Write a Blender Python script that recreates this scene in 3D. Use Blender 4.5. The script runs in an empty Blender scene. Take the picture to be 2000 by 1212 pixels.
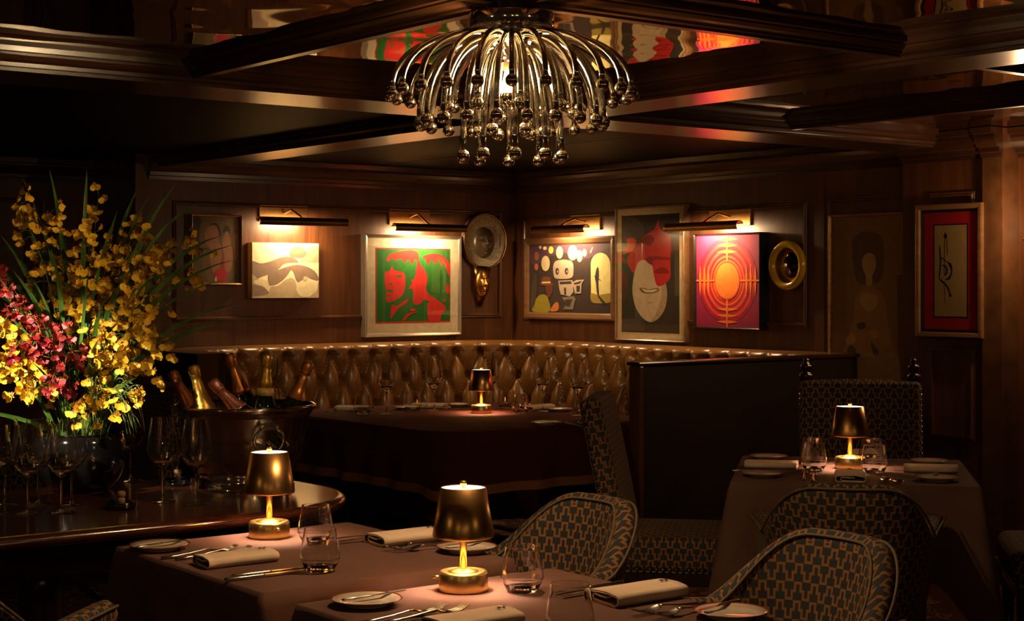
import bpy, bmesh, math, random
from mathutils import Matrix, Vector
PI = math.pi
random.seed(7)
SC = bpy.context.scene
COL = SC.collection
EYE = 1.46           # camera height
F = 3100.0           # focal length in pixels of the 2000 x 1212 frame
CX, HY = 1000.0, 555.0   # principal column and horizon row
# ------------------------------------------------------------------ camera
cd = bpy.data.cameras.new('camera')
cd.sensor_width = 36.0; cd.sensor_fit = 'HORIZONTAL'; cd.lens = F / 2000 * 36
cd.shift_y = (HY - 606) / 2000.0
cd.clip_start = 0.05
cam = bpy.data.objects.new('camera', cd); COL.objects.link(cam)
cam.location = (0, 0, EYE); cam.rotation_euler = (PI / 2, 0, 0)
SC.camera = cam
# ------------------------------------------------------------------ world, exposure
w = bpy.data.worlds.new('world'); SC.world = w; w.use_nodes = True
w.node_tree.nodes['Background'].inputs[0].default_value = (1.0, 0.72, 0.48, 1)
w.node_tree.nodes['Background'].inputs[1].default_value = 0.007
SC.view_settings.view_transform = 'Standard'
SC.view_settings.look = 'None'
SC.view_settings.exposure = 0.0
SC.view_settings.gamma = 1.0
SC.view_settings.use_curve_mapping = False
L_TABLE, L_PIC, L_CHAND, L_SPOT, L_SCONCE = 13.0, 7.8, 1500.0, 640.0, 12.0
L_BOOTH = 32.0; L_DOWN = 46.0
WARM = (1.0, 0.63, 0.30)

# room axes: a runs along the left wall, b along the right wall
TH = math.atan2(0.608, 0.794)
CA, SA = math.cos(TH), math.sin(TH)
def rp(a, b): return Vector((CA * a - SA * b, SA * a + CA * b))
def ab(x, y): return (CA * x + SA * y, -SA * x + CA * y)
LW_B, RW_A = 8.72, 6.70           # left wall plane b, right wall plane a
CEIL, BEAM, CORN = 2.224, 2.150, 2.080
def onz(px, py, z):
    d = F * (EYE - z) / (py - HY)
    return Vector(((px - CX) / F * d, d, z))
def onwall(px, py, side, off=0.0):
    rx = (px - CX) / F
    if side == 'L':
        d = (LW_B - off) / (-SA * rx + CA)
    else:
        d = (RW_A - off) / (CA * rx + SA)
    return Vector((rx * d, d, EYE + (HY - py) / F * d))

# ------------------------------------------------------------------ mesh builder
class MB:
    def __init__(s): s.v = []; s.f = []; s.uv = []; s.mi = []; s.sm = []
    def add(s, vs, fs, uvs=None, mi=0, sm=True, T=None):
        o = len(s.v)
        for p in vs:
            p = Vector(p)
            s.v.append(tuple(T @ p) if T else tuple(p))
        for k, f in enumerate(fs):
            s.f.append([i + o for i in f]); s.mi.append(mi); s.sm.append(sm)
            s.uv.append(uvs[k] if uvs else [(0, 0)] * len(f))
        return s
    def box(s, x0, x1, y0, y1, z0, z1, mi=0, T=None, bev=0.0):
        if bev <= 0:
            vs = [(x, y, z) for z in (z0, z1) for y in (y0, y1) for x in (x0, x1)]
            fs = [(0, 2, 3, 1), (4, 5, 7, 6), (0, 1, 5, 4), (2, 6, 7, 3), (0, 4, 6, 2), (1, 3, 7, 5)]
            return s.add(vs, fs, mi=mi, sm=False, T=T)
        bm = bmesh.new()
        bmesh.ops.create_cube(bm, size=1.0, matrix=Matrix.Translation(((x0 + x1) / 2, (y0 + y1) / 2, (z0 + z1) / 2)) @ Matrix.Diagonal((x1 - x0, y1 - y0, z1 - z0, 1)))
        bmesh.ops.bevel(bm, geom=bm.edges[:], offset=bev, segments=2, affect='EDGES', profile=0.6)
        bm.verts.ensure_lookup_table()
        vs = [v.co.copy() for v in bm.verts]; fs = [[v.index for v in f.verts] for f in bm.faces]
        bm.free()
        return s.add(vs, fs, mi=mi, sm=False, T=T)
    def lathe(s, prof, n=32, mi=0, T=None, closed=False, sx=1.0, sy=1.0, cap=True):
        vs = []; fs = []; m = len(prof)
        for r, z in prof:
            for k in range(n):
                t = 2 * PI * k / n
                vs.append((r * math.cos(t) * sx, r * math.sin(t) * sy, z))
        for i in range(m if closed else m - 1):
            j = (i + 1) % m
            for k in range(n):
                q = (k + 1) % n
                fs.append((i * n + k, i * n + q, j * n + q, j * n + k))
        if cap and not closed:
            if prof[0][0] > 1e-6: fs.append(list(range(n - 1, -1, -1)))
            if prof[-1][0] > 1e-6: fs.append([(m - 1) * n + k for k in range(n)])
        return s.add(vs, fs, mi=mi, T=T)
    def tube(s, pts, r, n=8, mi=0, T=None, loop=False, cap=True, flat=1.0, up=(0, 0, 1)):
        pts = [Vector(p) for p in pts]; m = len(pts)
        rr = r if isinstance(r, (list, tuple)) else [r] * m
        vs = []; fs = []; prev = None
        for i in range(m):
            if loop: d = pts[(i + 1) % m] - pts[i - 1]
            else: d = pts[min(i + 1, m - 1)] - pts[max(i - 1, 0)]
            if d.length < 1e-9: d = Vector((0, 0, 1))
            d.normalize()
            if prev is None:
                ref = Vector(up)
                if abs(d.dot(ref)) > 0.95: ref = Vector((1, 0, 0))
                sd = d.cross(ref).normalized()
            else:
                sd = prev - d * prev.dot(d)
                if sd.length < 1e-6: sd = d.orthogonal()
                sd.normalize()
            prev = sd; nn = sd.cross(d)
            for k in range(n):
                t = 2 * PI * k / n
                vs.append(pts[i] + sd * (math.cos(t) * rr[i]) + nn * (math.sin(t) * rr[i] * flat))
        for i in range(m if loop else m - 1):
            j = (i + 1) % m
            for k in range(n):
                q = (k + 1) % n
                fs.append((i * n + k, i * n + q, j * n + q, j * n + k))
        if cap and not loop:
            fs.append(list(range(n - 1, -1, -1))); fs.append([(m - 1) * n + k for k in range(n)])
        return s.add(vs, fs, mi=mi, T=T)
    def ball(s, c, r, n=14, m=8, mi=0, T=None, sc=(1, 1, 1)):
        prof = [(r * math.sin(PI * i / m), -r * math.cos(PI * i / m)) for i in range(m + 1)]
        X = Matrix.Translation(c) @ Matrix.Diagonal((*sc, 1))
        return s.lathe(prof, n, mi, (T @ X) if T else X)
    def grid(s, fn, nu, nv, cu=False, cv=False, uvf=None, mi=0, T=None, flip=False):
        vs = [fn(i / (nu if cu else nu - 1), j / (nv if cv else nv - 1)) for j in range(nv) for i in range(nu)]
        fs = []; uvs = []
        for j in range(nv if cv else nv - 1):
            for i in range(nu if cu else nu - 1):
                i2, j2 = (i + 1) % nu, (j + 1) % nv
                q = [j * nu + i, j * nu + i2, j2 * nu + i2, j2 * nu + i]
                u = None
                if uvf:
                    U = [(i, j), (i + 1, j), (i + 1, j + 1), (i, j + 1)]
                    u = [uvf(x / (nu if cu else nu - 1), y / (nv if cv else nv - 1)) for x, y in U]
                if flip: q.reverse(); u = u[::-1] if u else None
                fs.append(q); uvs.append(u or [(0, 0)] * 4)
        return s.add(vs, fs, uvs, mi=mi, T=T)
    def prism(s, poly, z0, z1, mi=0, T=None, sm=False):
        n = len(poly)
        vs = [(x, y, z0) for x, y in poly] + [(x, y, z1) for x, y in poly]
        fs = [list(range(n - 1, -1, -1)), list(range(n, 2 * n))] + [(i, (i + 1) % n, n + (i + 1) % n, n + i) for i in range(n)]
        return s.add(vs, fs, mi=mi, T=T, sm=sm)
    def mesh(s, name='mesh', mats=()):
        me = bpy.data.meshes.new(name)
        me.from_pydata(s.v, [], s.f)
        ul = me.uv_layers.new(name='UVMap')
        flat = []
        for u in s.uv:
            for p in u: flat += [p[0], p[1]]
        ul.data.foreach_set('uv', flat)
        me.polygons.foreach_set('material_index', s.mi)
        me.polygons.foreach_set('use_smooth', s.sm)
        for m in mats: me.materials.append(m)
        me.validate(); me.update()
        return me
CACHE = {}
def cached(key, fn, mats):
    k = (key,) + tuple(m.name for m in mats)
    if k not in CACHE: CACHE[k] = fn().mesh(key, mats)
    return CACHE[k]
def put(name, me, parent=None, loc=(0, 0, 0), rot=(0, 0, 0), scale=None):
    o = bpy.data.objects.new(name, me); COL.objects.link(o)
    o.parent = parent; o.location = loc; o.rotation_euler = rot
    if scale: o.scale = scale
    return o
def tag(o, label, cat, group=None, kind=None):
    o['label'] = label
    if cat: o['category'] = cat
    if group: o['group'] = group
    if kind: o['kind'] = kind
    return o
def thing(name, label, cat, loc=(0, 0, 0), rz=0.0, group=None):
    o = bpy.data.objects.new(name, None); COL.objects.link(o)
    o.location = loc; o.rotation_euler = (0, 0, rz); o.empty_display_size = 0.05
    return tag(o, label, cat, group)
def part(name, key, fn, mat, parent, loc=(0, 0, 0), rot=(0, 0, 0), scale=None):
    mats = mat if isinstance(mat, (list, tuple)) else [mat]
    return put(name, cached(key, fn, mats), parent, loc, rot, scale)
def structure(name, mb, mat, label, parent=None, rz=None):
    mats = mat if isinstance(mat, (list, tuple)) else [mat]
    o = put(name, mb.mesh(name, mats), parent, rot=(0, 0, (TH if parent is None else 0) if rz is None else rz))
    if parent is None: o['kind'] = 'structure'
    if label: o['label'] = label
    return o
def light(kind, name, loc, power, col=WARM, size=0.03, parent=None, rot=(0, 0, 0), **kw):
    d = bpy.data.lights.new(name, kind); d.energy = power; d.color = col
    if kind in ('POINT', 'SPOT'): d.shadow_soft_size = size
    for k, v in kw.items(): setattr(d, k, v)
    o = bpy.data.objects.new(name, d); COL.objects.link(o); o.parent = parent
    o.location = loc; o.rotation_euler = rot
    return o

# ------------------------------------------------------------------ materials
def s2l(c): return c / 12.92 if c <= 0.04045 else ((c + 0.055) / 1.055) ** 2.4
def rgb(r, g, b): return (s2l(r / 255), s2l(g / 255), s2l(b / 255))
class NT:
    def __init__(s, name):
        s.m = bpy.data.materials.new(name); s.m.use_nodes = True
        s.t = s.m.node_tree; s.b = s.t.nodes['Principled BSDF']; s.out = s.t.nodes['Material Output']
    def n(s, typ, **kw):
        x = s.t.nodes.new('ShaderNode' + typ)
        for k, v in kw.items(): setattr(x, k, v)
        return x
    def link(s, a, b): s.t.links.new(a, b)
    def val(s, sock, v):
        if isinstance(v, (int, float)): sock.default_value = v
        elif isinstance(v, (tuple, list)): sock.default_value = (*v, 1) if len(v) == 3 and sock.type == 'RGBA' else v
        else: s.link(v, sock)
    def math(s, op, a, b=0.0, c=None):
        x = s.n('Math', operation=op); s.val(x.inputs[0], a); s.val(x.inputs[1], b)
        if c is not None: s.val(x.inputs[2], c)
        return x.outputs[0]
    def coord(s, kind='Object', scale=(1, 1, 1), rot=(0, 0, 0)):
        c = s.n('TexCoord'); mp = s.n('Mapping')
        mp.inputs['Scale'].default_value = scale; mp.inputs['Rotation'].default_value = rot
        s.link(c.outputs[kind], mp.inputs[0]); return mp.outputs[0]
    def noise(s, vec, scale=5.0, detail=4.0, rough=0.55, dist=0.0):
        x = s.n('TexNoise'); s.link(vec, x.inputs['Vector'])
        x.inputs['Scale'].default_value = scale; x.inputs['Detail'].default_value = detail
        x.inputs['Roughness'].default_value = rough; x.inputs['Distortion'].default_value = dist
        return x.outputs['Fac']
    def ramp(s, fac, stops):
        x = s.n('ValToRGB'); s.link(fac, x.inputs[0]); e = x.color_ramp.elements
        while len(e) < len(stops): e.new(0.5)
        for k, (p, c) in enumerate(stops):
            e[k].position = p; e[k].color = (*c, 1)
        return x.outputs[0]
    def mix(s, f, a, b):
        x = s.n('Mix', data_type='RGBA'); s.val(x.inputs[0], f); s.val(x.inputs[6], a); s.val(x.inputs[7], b)
        return x.outputs[2]
    def bump(s, h, strength=0.3, dist=0.01):
        x = s.n('Bump'); x.inputs['Strength'].default_value = strength; x.inputs['Distance'].default_value = dist
        s.link(h, x.inputs['Height']); s.link(x.outputs[0], s.b.inputs['Normal']); return x
    def set(s, **kw):
        nm = dict(color='Base Color', rough='Roughness', metal='Metallic', spec='Specular IOR Level', coat='Coat Weight', coatr='Coat Roughness', sheen='Sheen Weight', ior='IOR', emit='Emission Color', estr='Emission Strength', trans='Transmission Weight')
        for k, v in kw.items(): s.val(s.b.inputs[nm[k]], v)
        return s
def plain(name, col, rough=0.5, metal=0.0, var=0.12, scale=30.0, bump=0.0, **kw):
    N = NT(name); v = N.coord('Object')
    f = N.noise(v, scale, 3.0)
    lo = tuple(c * (1 - var) for c in col); hi = tuple(min(1, c * (1 + var)) for c in col)
    N.set(color=N.ramp(f, [(0.3, lo), (0.7, hi)]), rough=rough, metal=metal, **kw)
    if bump: N.bump(f, 0.4, bump)
    return N.m
def wood(name, dark, lite, axis, rough=0.28, coat=0.4):
    N = NT(name); sc = [9, 9, 9]; sc[axis] = 0.55
    v = N.coord('Object', tuple(sc))
    g = N.noise(v, 2.2, 6.0, 0.62, 0.6)
    fine = N.noise(N.coord('Object', tuple(x * (6 if x > 1 else 3) for x in sc)), 3.0, 3.0)
    f = N.math('ADD', N.math('MULTIPLY', g, 0.72), N.math('MULTIPLY', fine, 0.28))
    N.set(color=N.ramp(f, [(0.3, dark), (0.52, tuple((x + y) / 2 for x, y in zip(dark, lite))), (0.72, lite)]), rough=rough, coat=coat, coatr=0.18)
    N.bump(f, 0.25, 0.003)
    return N.m
WD, WL = (0.020, 0.007, 0.003), (0.072, 0.027, 0.010)
M = {}
M['wood_x'] = wood('walnut_grain_a', WD, WL, 0)
M['wood_y'] = wood('walnut_grain_b', WD, WL, 1)
M['wood_z'] = wood('walnut_grain_vertical', (0.050, 0.016, 0.005), (0.155, 0.055, 0.016), 2, 0.38, 0.08)
M['wood_red'] = wood('mahogany_polished', (0.020, 0.005, 0.0025), (0.085, 0.022, 0.008), 0, 0.13, 0.6)
M['wood_leg'] = wood('ebonised_wood', (0.008, 0.004, 0.003), (0.03, 0.014, 0.008), 2, 0.25, 0.5)
def mirror_mat():
    N = NT('aged_mirror_ceiling'); v = N.coord('Object', (1.0, 1.0, 1.0))
    f = N.noise(v, 2.6, 1.0, 0.4, 0.4)
    g = N.noise(v, 0.7, 2.0)
    N.set(color=N.ramp(g, [(0.3, (0.62, 0.52, 0.40)), (0.7, (0.72, 0.61, 0.47))]), metal=1.0, rough=0.02)
    N.bump(f, 1.0, 0.005)
    return N.m
M['mirror'] = mirror_mat()
M['dark_ceiling'] = plain('dark_lacquer_ceiling', (0.006, 0.0035, 0.002), 0.6, 0, 0.2, 4, spec=0.1)
M['brass'] = plain('brushed_brass', (0.76, 0.50, 0.17), 0.30, 1.0, 0.06, 60)
M['brass_dark'] = plain('antique_brass', (0.58, 0.32, 0.11), 0.30, 1.0, 0.10, 40)
M['bronze'] = plain('patinated_bronze', (0.26, 0.14, 0.055), 0.32, 1.0, 0.3, 25)
M['chrome'] = plain('polished_nickel', (0.90, 0.82, 0.69), 0.09, 1.0, 0.03, 5)
M['steel'] = plain('polished_steel', (0.66, 0.61, 0.55), 0.16, 1.0, 0.05, 30)
M['cutlery'] = plain('worn_silver_cutlery', (0.46, 0.43, 0.40), 0.22, 1.0, 0.08, 40)
M['pewter'] = plain('brushed_pewter', (0.42, 0.35, 0.28), 0.22, 1.0, 0.12, 20)
def leather_mat():
    N = NT('olive_brown_leather'); v = N.coord('Object')
    f = N.noise(v, 3.0, 4.0); g = N.noise(v, 140.0, 3.0)
    N.set(color=N.ramp(f, [(0.3, (0.165, 0.070, 0.014)), (0.7, (0.26, 0.116, 0.025))]), rough=N.math('ADD', N.math('MULTIPLY', f, 0.12), 0.24), coat=0.25, coatr=0.25)
    N.bump(g, 0.2, 0.0015); return N.m
M['leather'] = leather_mat()
M['leather_dark'] = plain('dark_brown_leather', (0.020, 0.011, 0.006), 0.45, 0, 0.25, 6, 0.002)
def fabric_mat():
    N = NT('stepped_key_velvet')
    c = N.n('TexCoord'); sp = N.n('SeparateXYZ'); N.link(c.outputs['UV'], sp.inputs[0])
    u = N.math('DIVIDE', sp.outputs[0], 0.050); v = N.math('DIVIDE', sp.outputs[1], 0.047)
    t3 = N.math('MULTIPLY', N.math('ABSOLUTE', N.math('SUBTRACT', N.math('MULTIPLY', N.math('FRACT', u), 2.0), 1.0)), 3.0)
    k = N.math('FLOOR', N.math('MINIMUM', t3, 2.999))
    amp, lw = 0.43, 0.15
    hor = N.math('LESS_THAN', N.math('FRACT', N.math('SUBTRACT', v, N.math('MULTIPLY', k, amp))), lw)
    m = N.math('FLOOR', N.math('ADD', t3, 0.5))
    near = N.math('LESS_THAN', N.math('ABSOLUTE', N.math('SUBTRACT', t3, m)), 0.40)
    inner = N.math('LESS_THAN', N.math('ABSOLUTE', N.math('SUBTRACT', t3, 1.5)), 1.0)
    span = N.math('LESS_THAN', N.math('FRACT', N.math('SUBTRACT', v, N.math('MULTIPLY', N.math('SUBTRACT', m, 1.0), amp))), amp + lw)
    ver = N.math('MULTIPLY', N.math('MULTIPLY', near, inner), span)
    fac = N.math('MAXIMUM', hor, ver)
    cut = N.noise(N.coord('UV', (700, 700, 700)), 1.0, 2.0)
    ochre = N.ramp(cut, [(0.3, (0.13, 0.055, 0.011)), (0.7, (0.24, 0.105, 0.023))])
    navy = N.ramp(cut, [(0.3, (0.005, 0.007, 0.011)), (0.7, (0.013, 0.017, 0.023))])
    N.set(color=N.mix(fac, navy, ochre), rough=0.85, sheen=0.05)
    N.val(N.b.inputs['Sheen Tint'], (0.8, 0.62, 0.35)); N.val(N.b.inputs['Sheen Roughness'], 0.35)
    N.bump(N.math('ADD', N.math('MULTIPLY', fac, -0.6), N.math('MULTIPLY', cut, 0.4)), 0.5, 0.002)
    return N.m
M['fabric'] = fabric_mat()
M['piping'] = plain('olive_piping', (0.10, 0.065, 0.028), 0.7, 0, 0.2, 80)
def cloth_mat(name, col):
    N = NT(name); v = N.coord('Object')
    f = N.noise(v, 5.0, 3.0); w1 = N.noise(N.coord('Object', (1, 1, 1)), 420.0, 2.0)
    N.set(color=N.ramp(f, [(0.25, tuple(c * 0.88 for c in col)), (0.75, tuple(c * 1.1 for c in col))]), rough=0.9, sheen=0.0, spec=0.12)
    N.bump(w1, 0.25, 0.0008); return N.m
M['cloth'] = cloth_mat('mauve_brown_linen', (0.105, 0.054, 0.043))
M['cloth_booth'] = cloth_mat('russet_linen', (0.085, 0.022, 0.012))
M['hem'] = cloth_mat('tan_hem_linen', (0.34, 0.15, 0.065))
M['napkin'] = cloth_mat('ecru_napkin', (0.62, 0.47, 0.36))
M['thread'] = plain('black_thread', (0.006, 0.006, 0.006), 0.8)
M['china'] = plain('cream_china', (0.66, 0.56, 0.46), 0.12, 0, 0.03, 8, coat=0.5)
M['china_rim'] = plain('oxblood_glaze', (0.20, 0.035, 0.02), 0.15, 0, 0.1, 20)
def glass_mat(name, tint=(1, 1, 1), dens=0.0, rough=0.0, boost=1.0):
    N = NT(name); t = N.t
    t.nodes.remove(N.b)
    tr = N.n('BsdfTransparent'); gl = N.n('BsdfGlossy'); mx = N.n('MixShader'); lw = N.n('LayerWeight')
    lw.inputs[0].default_value = 0.5
    f = N.noise(N.coord('Object'), 4.0, 1.0)
    tr.inputs[0].default_value = (*tint, 1); gl.inputs['Roughness'].default_value = rough
    gl.inputs[0].default_value = (1, 0.97, 0.93, 1)
    fres = N.math('ADD', N.math('MULTIPLY', N.math('POWER', lw.outputs['Facing'], 4.0), 0.9), N.math('ADD', 0.045, N.math('MULTIPLY', f, 0.004)))
    N.link(N.math('MINIMUM', N.math('MULTIPLY', fres, boost), 1.0), mx.inputs[0])
    N.link(tr.outputs[0], mx.inputs[1]); N.link(gl.outputs[0], mx.inputs[2]); N.link(mx.outputs[0], N.out.inputs[0])
    return N.m
def crystal():
    N = NT('clear_crystal'); f = N.noise(N.coord('Object'), 3.0, 1.0)
    N.set(color=N.ramp(f, [(0, (0.97, 0.965, 0.955)), (1, (0.99, 0.985, 0.975))]), rough=0.0, trans=1.0, ior=1.5); return N.m
M['glass'] = crystal()
M['glass_pane'] = glass_mat('picture_glass', (0.97, 0.97, 0.96), boost=0.8)
M['bottle'] = plain('dark_green_bottle_glass', (0.006, 0.012, 0.004), 0.06, 0, 0.2, 10, coat=1.0)
M['black_glass'] = plain('black_glass', (0.004, 0.004, 0.004), 0.10, 0, 0.2, 3, coat=0.3)
for nm, c in dict(gold=(0.62, 0.36, 0.06), copper=(0.48, 0.17, 0.05), pink=(0.62, 0.26, 0.20), orange=(0.50, 0.20, 0.05)).items():
    M['foil_' + nm] = plain('foil_' + nm, c, 0.34, 0.75, 0.2, 90, 0.002)
def emit_mat(name, col, strength):
    N = NT(name); f = N.noise(N.coord('Object'), 3.0, 1.0)
    N.set(color=(0.8, 0.7, 0.55), emit=N.ramp(f, [(0.0, tuple(c * 0.97 for c in col)), (1.0, col)]), estr=strength); return N.m
M['diffuser'] = emit_mat('lit_lamp_diffuser', (1.0, 0.80, 0.52), 3.2)
M['bulb'] = emit_mat('lit_bulb', (1.0, 0.68, 0.34), L_CHAND)
M['pic_bulb'] = emit_mat('lit_picture_tube', (1.0, 0.72, 0.40), 14.0)
def carpet_mat():
    N = NT('patterned_carpet'); v = N.coord('Object', (1, 1, 1))
    f = N.noise(v, 9.0, 1.0, 0.4, 1.6); g = N.noise(v, 300.0, 2.0)
    N.set(color=N.mix(0.25, N.ramp(f, [(0.44, (0.05, 0.008, 0.004)), (0.47, (0.30, 0.14, 0.06)), (0.53, (0.30, 0.14, 0.06)), (0.56, (0.07, 0.012, 0.006))]), N.ramp(g, [(0.2, (0.01, 0.004, 0.002)), (0.8, (0.2, 0.07, 0.03))])), rough=0.95)
    N.bump(g, 0.6, 0.006); return N.m
M['carpet'] = carpet_mat()
PAINT = {}
def paint(r, g, b, rough=0.7):
    k = (r, g, b, rough)
    if k not in PAINT:
        PAINT[k] = plain('paint_%02x%02x%02x' % (int(r), int(g), int(b)), rgb(r, g, b), rough, 0, 0.10, 26)
    return PAINT[k]
# ================================================================== the setting
# floor, ceiling, beams (room axes: local x = a, local y = b)
structure('floor', MB().box(-3.0, 9.0, -3.0, 10.5, -0.05, 0.0), M['carpet'], 'dark red patterned carpet floor')
ceil = structure('ceiling', MB().box(-3.0, 9.0, -3.0, 10.5, CEIL + 0.02, CEIL + 0.07), M['wood_x'], 'mirrored ceiling between dark wooden beams')
A_EDGE = [-2.0, 0.80, 4.16, 6.75, 8.5]; B_EDGE = [-2.0, 1.25, 5.23, 8.75, 10.4]
BEAMS_B = [(0.64, 0.96), (4.00, 4.32)]      # beams running along b, given by their a range
BEAMS_A = [(1.05, 1.45), (5.03, 5.43)]      # beams running along a, given by their b range
MUN_A, MUN_B = [2.48, 5.50], [3.24]
acut = [-2.0, 0.80, 2.48, 4.16, 5.50, 6.70]; bcut = [-2.0, 1.25, 3.24, 5.23, 8.72]
for i in range(len(acut) - 1):
    for j in range(len(bcut) - 1):
        b1 = bcut[j + 1] + (0.7 if (j == 3 and acut[i + 1] < 4.2) else 0)
        me = MB().box(acut[i] + .004, acut[i + 1] - .004, bcut[j] + .004, b1 - .004, CEIL, CEIL + 0.012).mesh('ceiling_panel', [M['mirror'] if j < 3 else M['dark_ceiling']])
        put('mirror_panel' if j < 3 else 'ceiling_panel', me, ceil)
def beam_profile(half, drop=0.0):
    z = BEAM + drop
    k = (CEIL - z) / 0.074
    side = [(0, 0.0), (0.0, 0.012), (0.016, 0.014), (0.018, 0.026), (0.030, 0.034), (0.040, 0.048), (0.040, 0.056), (0.056, 0.058), (0.058, 0.074)]
    R = [(half - 0.058 + x, z + y * k) for x, y in side]
    return [(-x, y) for x, y in reversed(R)] + R
def beam(axis, c0, c1, e0, e1, name, label, drop=0.0):
    prof = beam_profile((c1 - c0) / 2 + 0.03, drop); c = (c0 + c1) / 2
    mb = MB(); n = len(prof)
    pts = []
    for e in (e0, e1):
        for x, z in prof: pts.append((e, c + x, z) if axis == 'a' else (c + x, e, z))
    fs = [(i, (i + 1) % n, n + (i + 1) % n, n + i) for i in range(n)] + [list(range(n)), list(range(2 * n - 1, n - 1, -1))]
    mb.add(pts, fs, sm=False)
    o = structure(name, mb, M['wood_x' if axis == 'a' else 'wood_y'], label)
    return o
k = 0
for c0, c1 in BEAMS_A:
    k += 1; beam('a', c0, c1, -2.0, 6.70, 'trim_%d' % k, 'wide dark walnut ceiling beam running parallel to the left wall')
for c0, c1 in BEAMS_B:
    k += 1; beam('b', c0, c1, -2.0, 8.72, 'trim_%d' % k, 'wide dark walnut ceiling beam running parallel to the right wall', 0.001)
for a0 in MUN_A:
    k += 1; beam('b', a0 - 0.045, a0 + 0.045, 1.40, 5.06, 'trim_%d' % k, 'thin wooden ceiling rib across the mirror panels', 0.024)
k += 1; beam('a', 3.24 - 0.045, 3.24 + 0.045, 0.92, 4.03, 'trim_%d' % k, 'thin wooden ceiling rib holding the chandelier', 0.025)
k += 1; beam('a', 3.24 - 0.045, 3.24 + 0.045, 4.29, 6.70, 'trim_%d' % k, 'thin wooden ceiling rib near the right wall', 0.025)
# walls
wl = structure('wall_left', MB().box(3.98, 6.80, LW_B, LW_B + 0.15, 0, CEIL), M['wood_z'], 'walnut panelled wall behind the booth')
wr = structure('wall_right', MB().box(RW_A, RW_A + 0.15, -2.0, LW_B + 0.15, 0, CEIL), M['wood_z'], 'dark walnut panelled wall with the large portrait')
wj = structure('wall_return', MB().box(3.90, 3.98, LW_B, 9.45, 0, CEIL), M['wood_z'], 'short return wall beside the booth')
wb = structure('wall_back', MB().box(-2.0, 3.95, 9.42, 9.55, 0, CEIL), M['wood_z'], 'recessed panelled wall behind the flowers')
wp = structure('wall_pier', MB().box(RW_A - 0.09, RW_A, 4.785, 5.30, 0, CEIL), M['wood_z'], 'shallow panelled wall pier behind the red matted drawing')
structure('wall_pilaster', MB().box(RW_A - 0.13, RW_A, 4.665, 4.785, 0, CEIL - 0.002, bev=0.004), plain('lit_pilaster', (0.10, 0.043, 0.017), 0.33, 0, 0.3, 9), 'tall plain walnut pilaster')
# cornices
CP = [(0, CORN), (0.012, CORN), (0.014, CORN + 0.02), (0.028, CORN + 0.024), (0.030, CORN + 0.045), (0.046, CORN + 0.052), (0.062, CORN + 0.075), (0.072, CORN + 0.095), (0.072, CORN + 0.108), (0.092, CORN + 0.112), (0.096, CEIL - 0.003), (0, CEIL - 0.003)]
def cornice(name, p0, p1, nrm, label, mat):
    mb = MB(); n = len(CP); vs = []
    for p in (p0, p1):
        for x, z in CP: vs.append((p[0] + nrm[0] * x, p[1] + nrm[1] * x, z))
    fs = [(i, (i + 1) % n, n + (i + 1) % n, n + i) for i in range(n)] + [list(range(n)), list(range(2 * n - 1, n - 1, -1))]
    return structure(name, mb.add(vs, fs, sm=False), mat, label)
cornice('trim_cornice_left', (3.98, LW_B), (6.70, LW_B), (0, -1), 'stepped walnut cornice above the booth wall', M['wood_x'])
cornice('trim_cornice_right', (RW_A, 5.30), (RW_A, LW_B - 0.096), (-1, 0), 'stepped walnut cornice above the portrait wall', M['wood_y'])
cornice('trim_cornice_pier', (RW_A - 0.09, 4.785), (RW_A - 0.09, 5.30), (-1, 0), 'stepped walnut cornice above the wall pier', M['wood_y'])
cornice('trim_cornice_pilaster', (RW_A - 0.13, 4.665), (RW_A - 0.13, 4.785), (-1, 0), 'stepped walnut capital of the pilaster', M['wood_y'])
cornice('trim_cornice_near', (RW_A, -2), (RW_A, 4.665), (-1, 0), 'stepped walnut cornice beyond the pilaster', M['wood_y'])
cornice('trim_cornice_back', (-2, 9.42), (3.90, 9.42), (0, -1), 'stepped walnut cornice in the recess', M['wood_x'])
# panel mouldings: a rectangle of moulding on a wall
def moulding(wall, side, s0, s1, z0, z1, off=0.0, wdt=0.028):
    prof = [(0, 0), (0, 0.010), (0.004, 0.014), (0.010, 0.012), (0.016, 0.018), (0.024, 0.018), (wdt, 0.010), (wdt, 0)]
    def P(s, z, d):
        if side == 'L': return (s, LW_B - off - d, z)
        if side == 'B': return (s, 9.42 - d, z)
        return (RW_A - off - d, s, z)
    loops = []
    for t, d in prof:
        loops.append([P(s0 + t, z0 + t, d), P(s1 - t, z0 + t, d), P(s1 - t, z1 - t, d), P(s0 + t, z1 - t, d)])
    names = ('bottom', 'side', 'top', 'side')
    for e in range(4):
        vs = []; n = len(prof)
        for lp in loops: vs += [lp[e], lp[(e + 1) % 4]]
        fs = [(2 * i, 2 * i + 1, 2 * i + 3, 2 * i + 2) for i in range(n - 1)]
        put('panel_moulding', MB().add(vs, fs, sm=False).mesh('panel_moulding', [M['wood_z']]), wall)
def wall_ab(px, py, side, off=0.0):
    p = onwall(px, py, side, off); a, b = ab(p.x, p.y)
    return (a if side == 'L' else b), p.z
s0, zt = wall_ab(337, 391, 'L'); _, zb = wall_ab(337, 629, 'L'); s1, _ = wall_ab(978, 500, 'L')
moulding(wl, 'L', s0, s1, zb, zt)
r0, _ = wall_ab(1023, 500, 'R'); r1, zt2 = wall_ab(1578, 394, 'R'); _, zb2 = wall_ab(1578, 640, 'R')
moulding(wr, 'R', r1, r0, zb2, zt2)
q0, zt3 = wall_ab(1616, 386, 'R'); q1, _ = wall_ab(1776, 386, 'R')
moulding(wr, 'R', q1, q0, 0.4, zt3)
st, _ = wall_ab(1591, 400, 'R')
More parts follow.
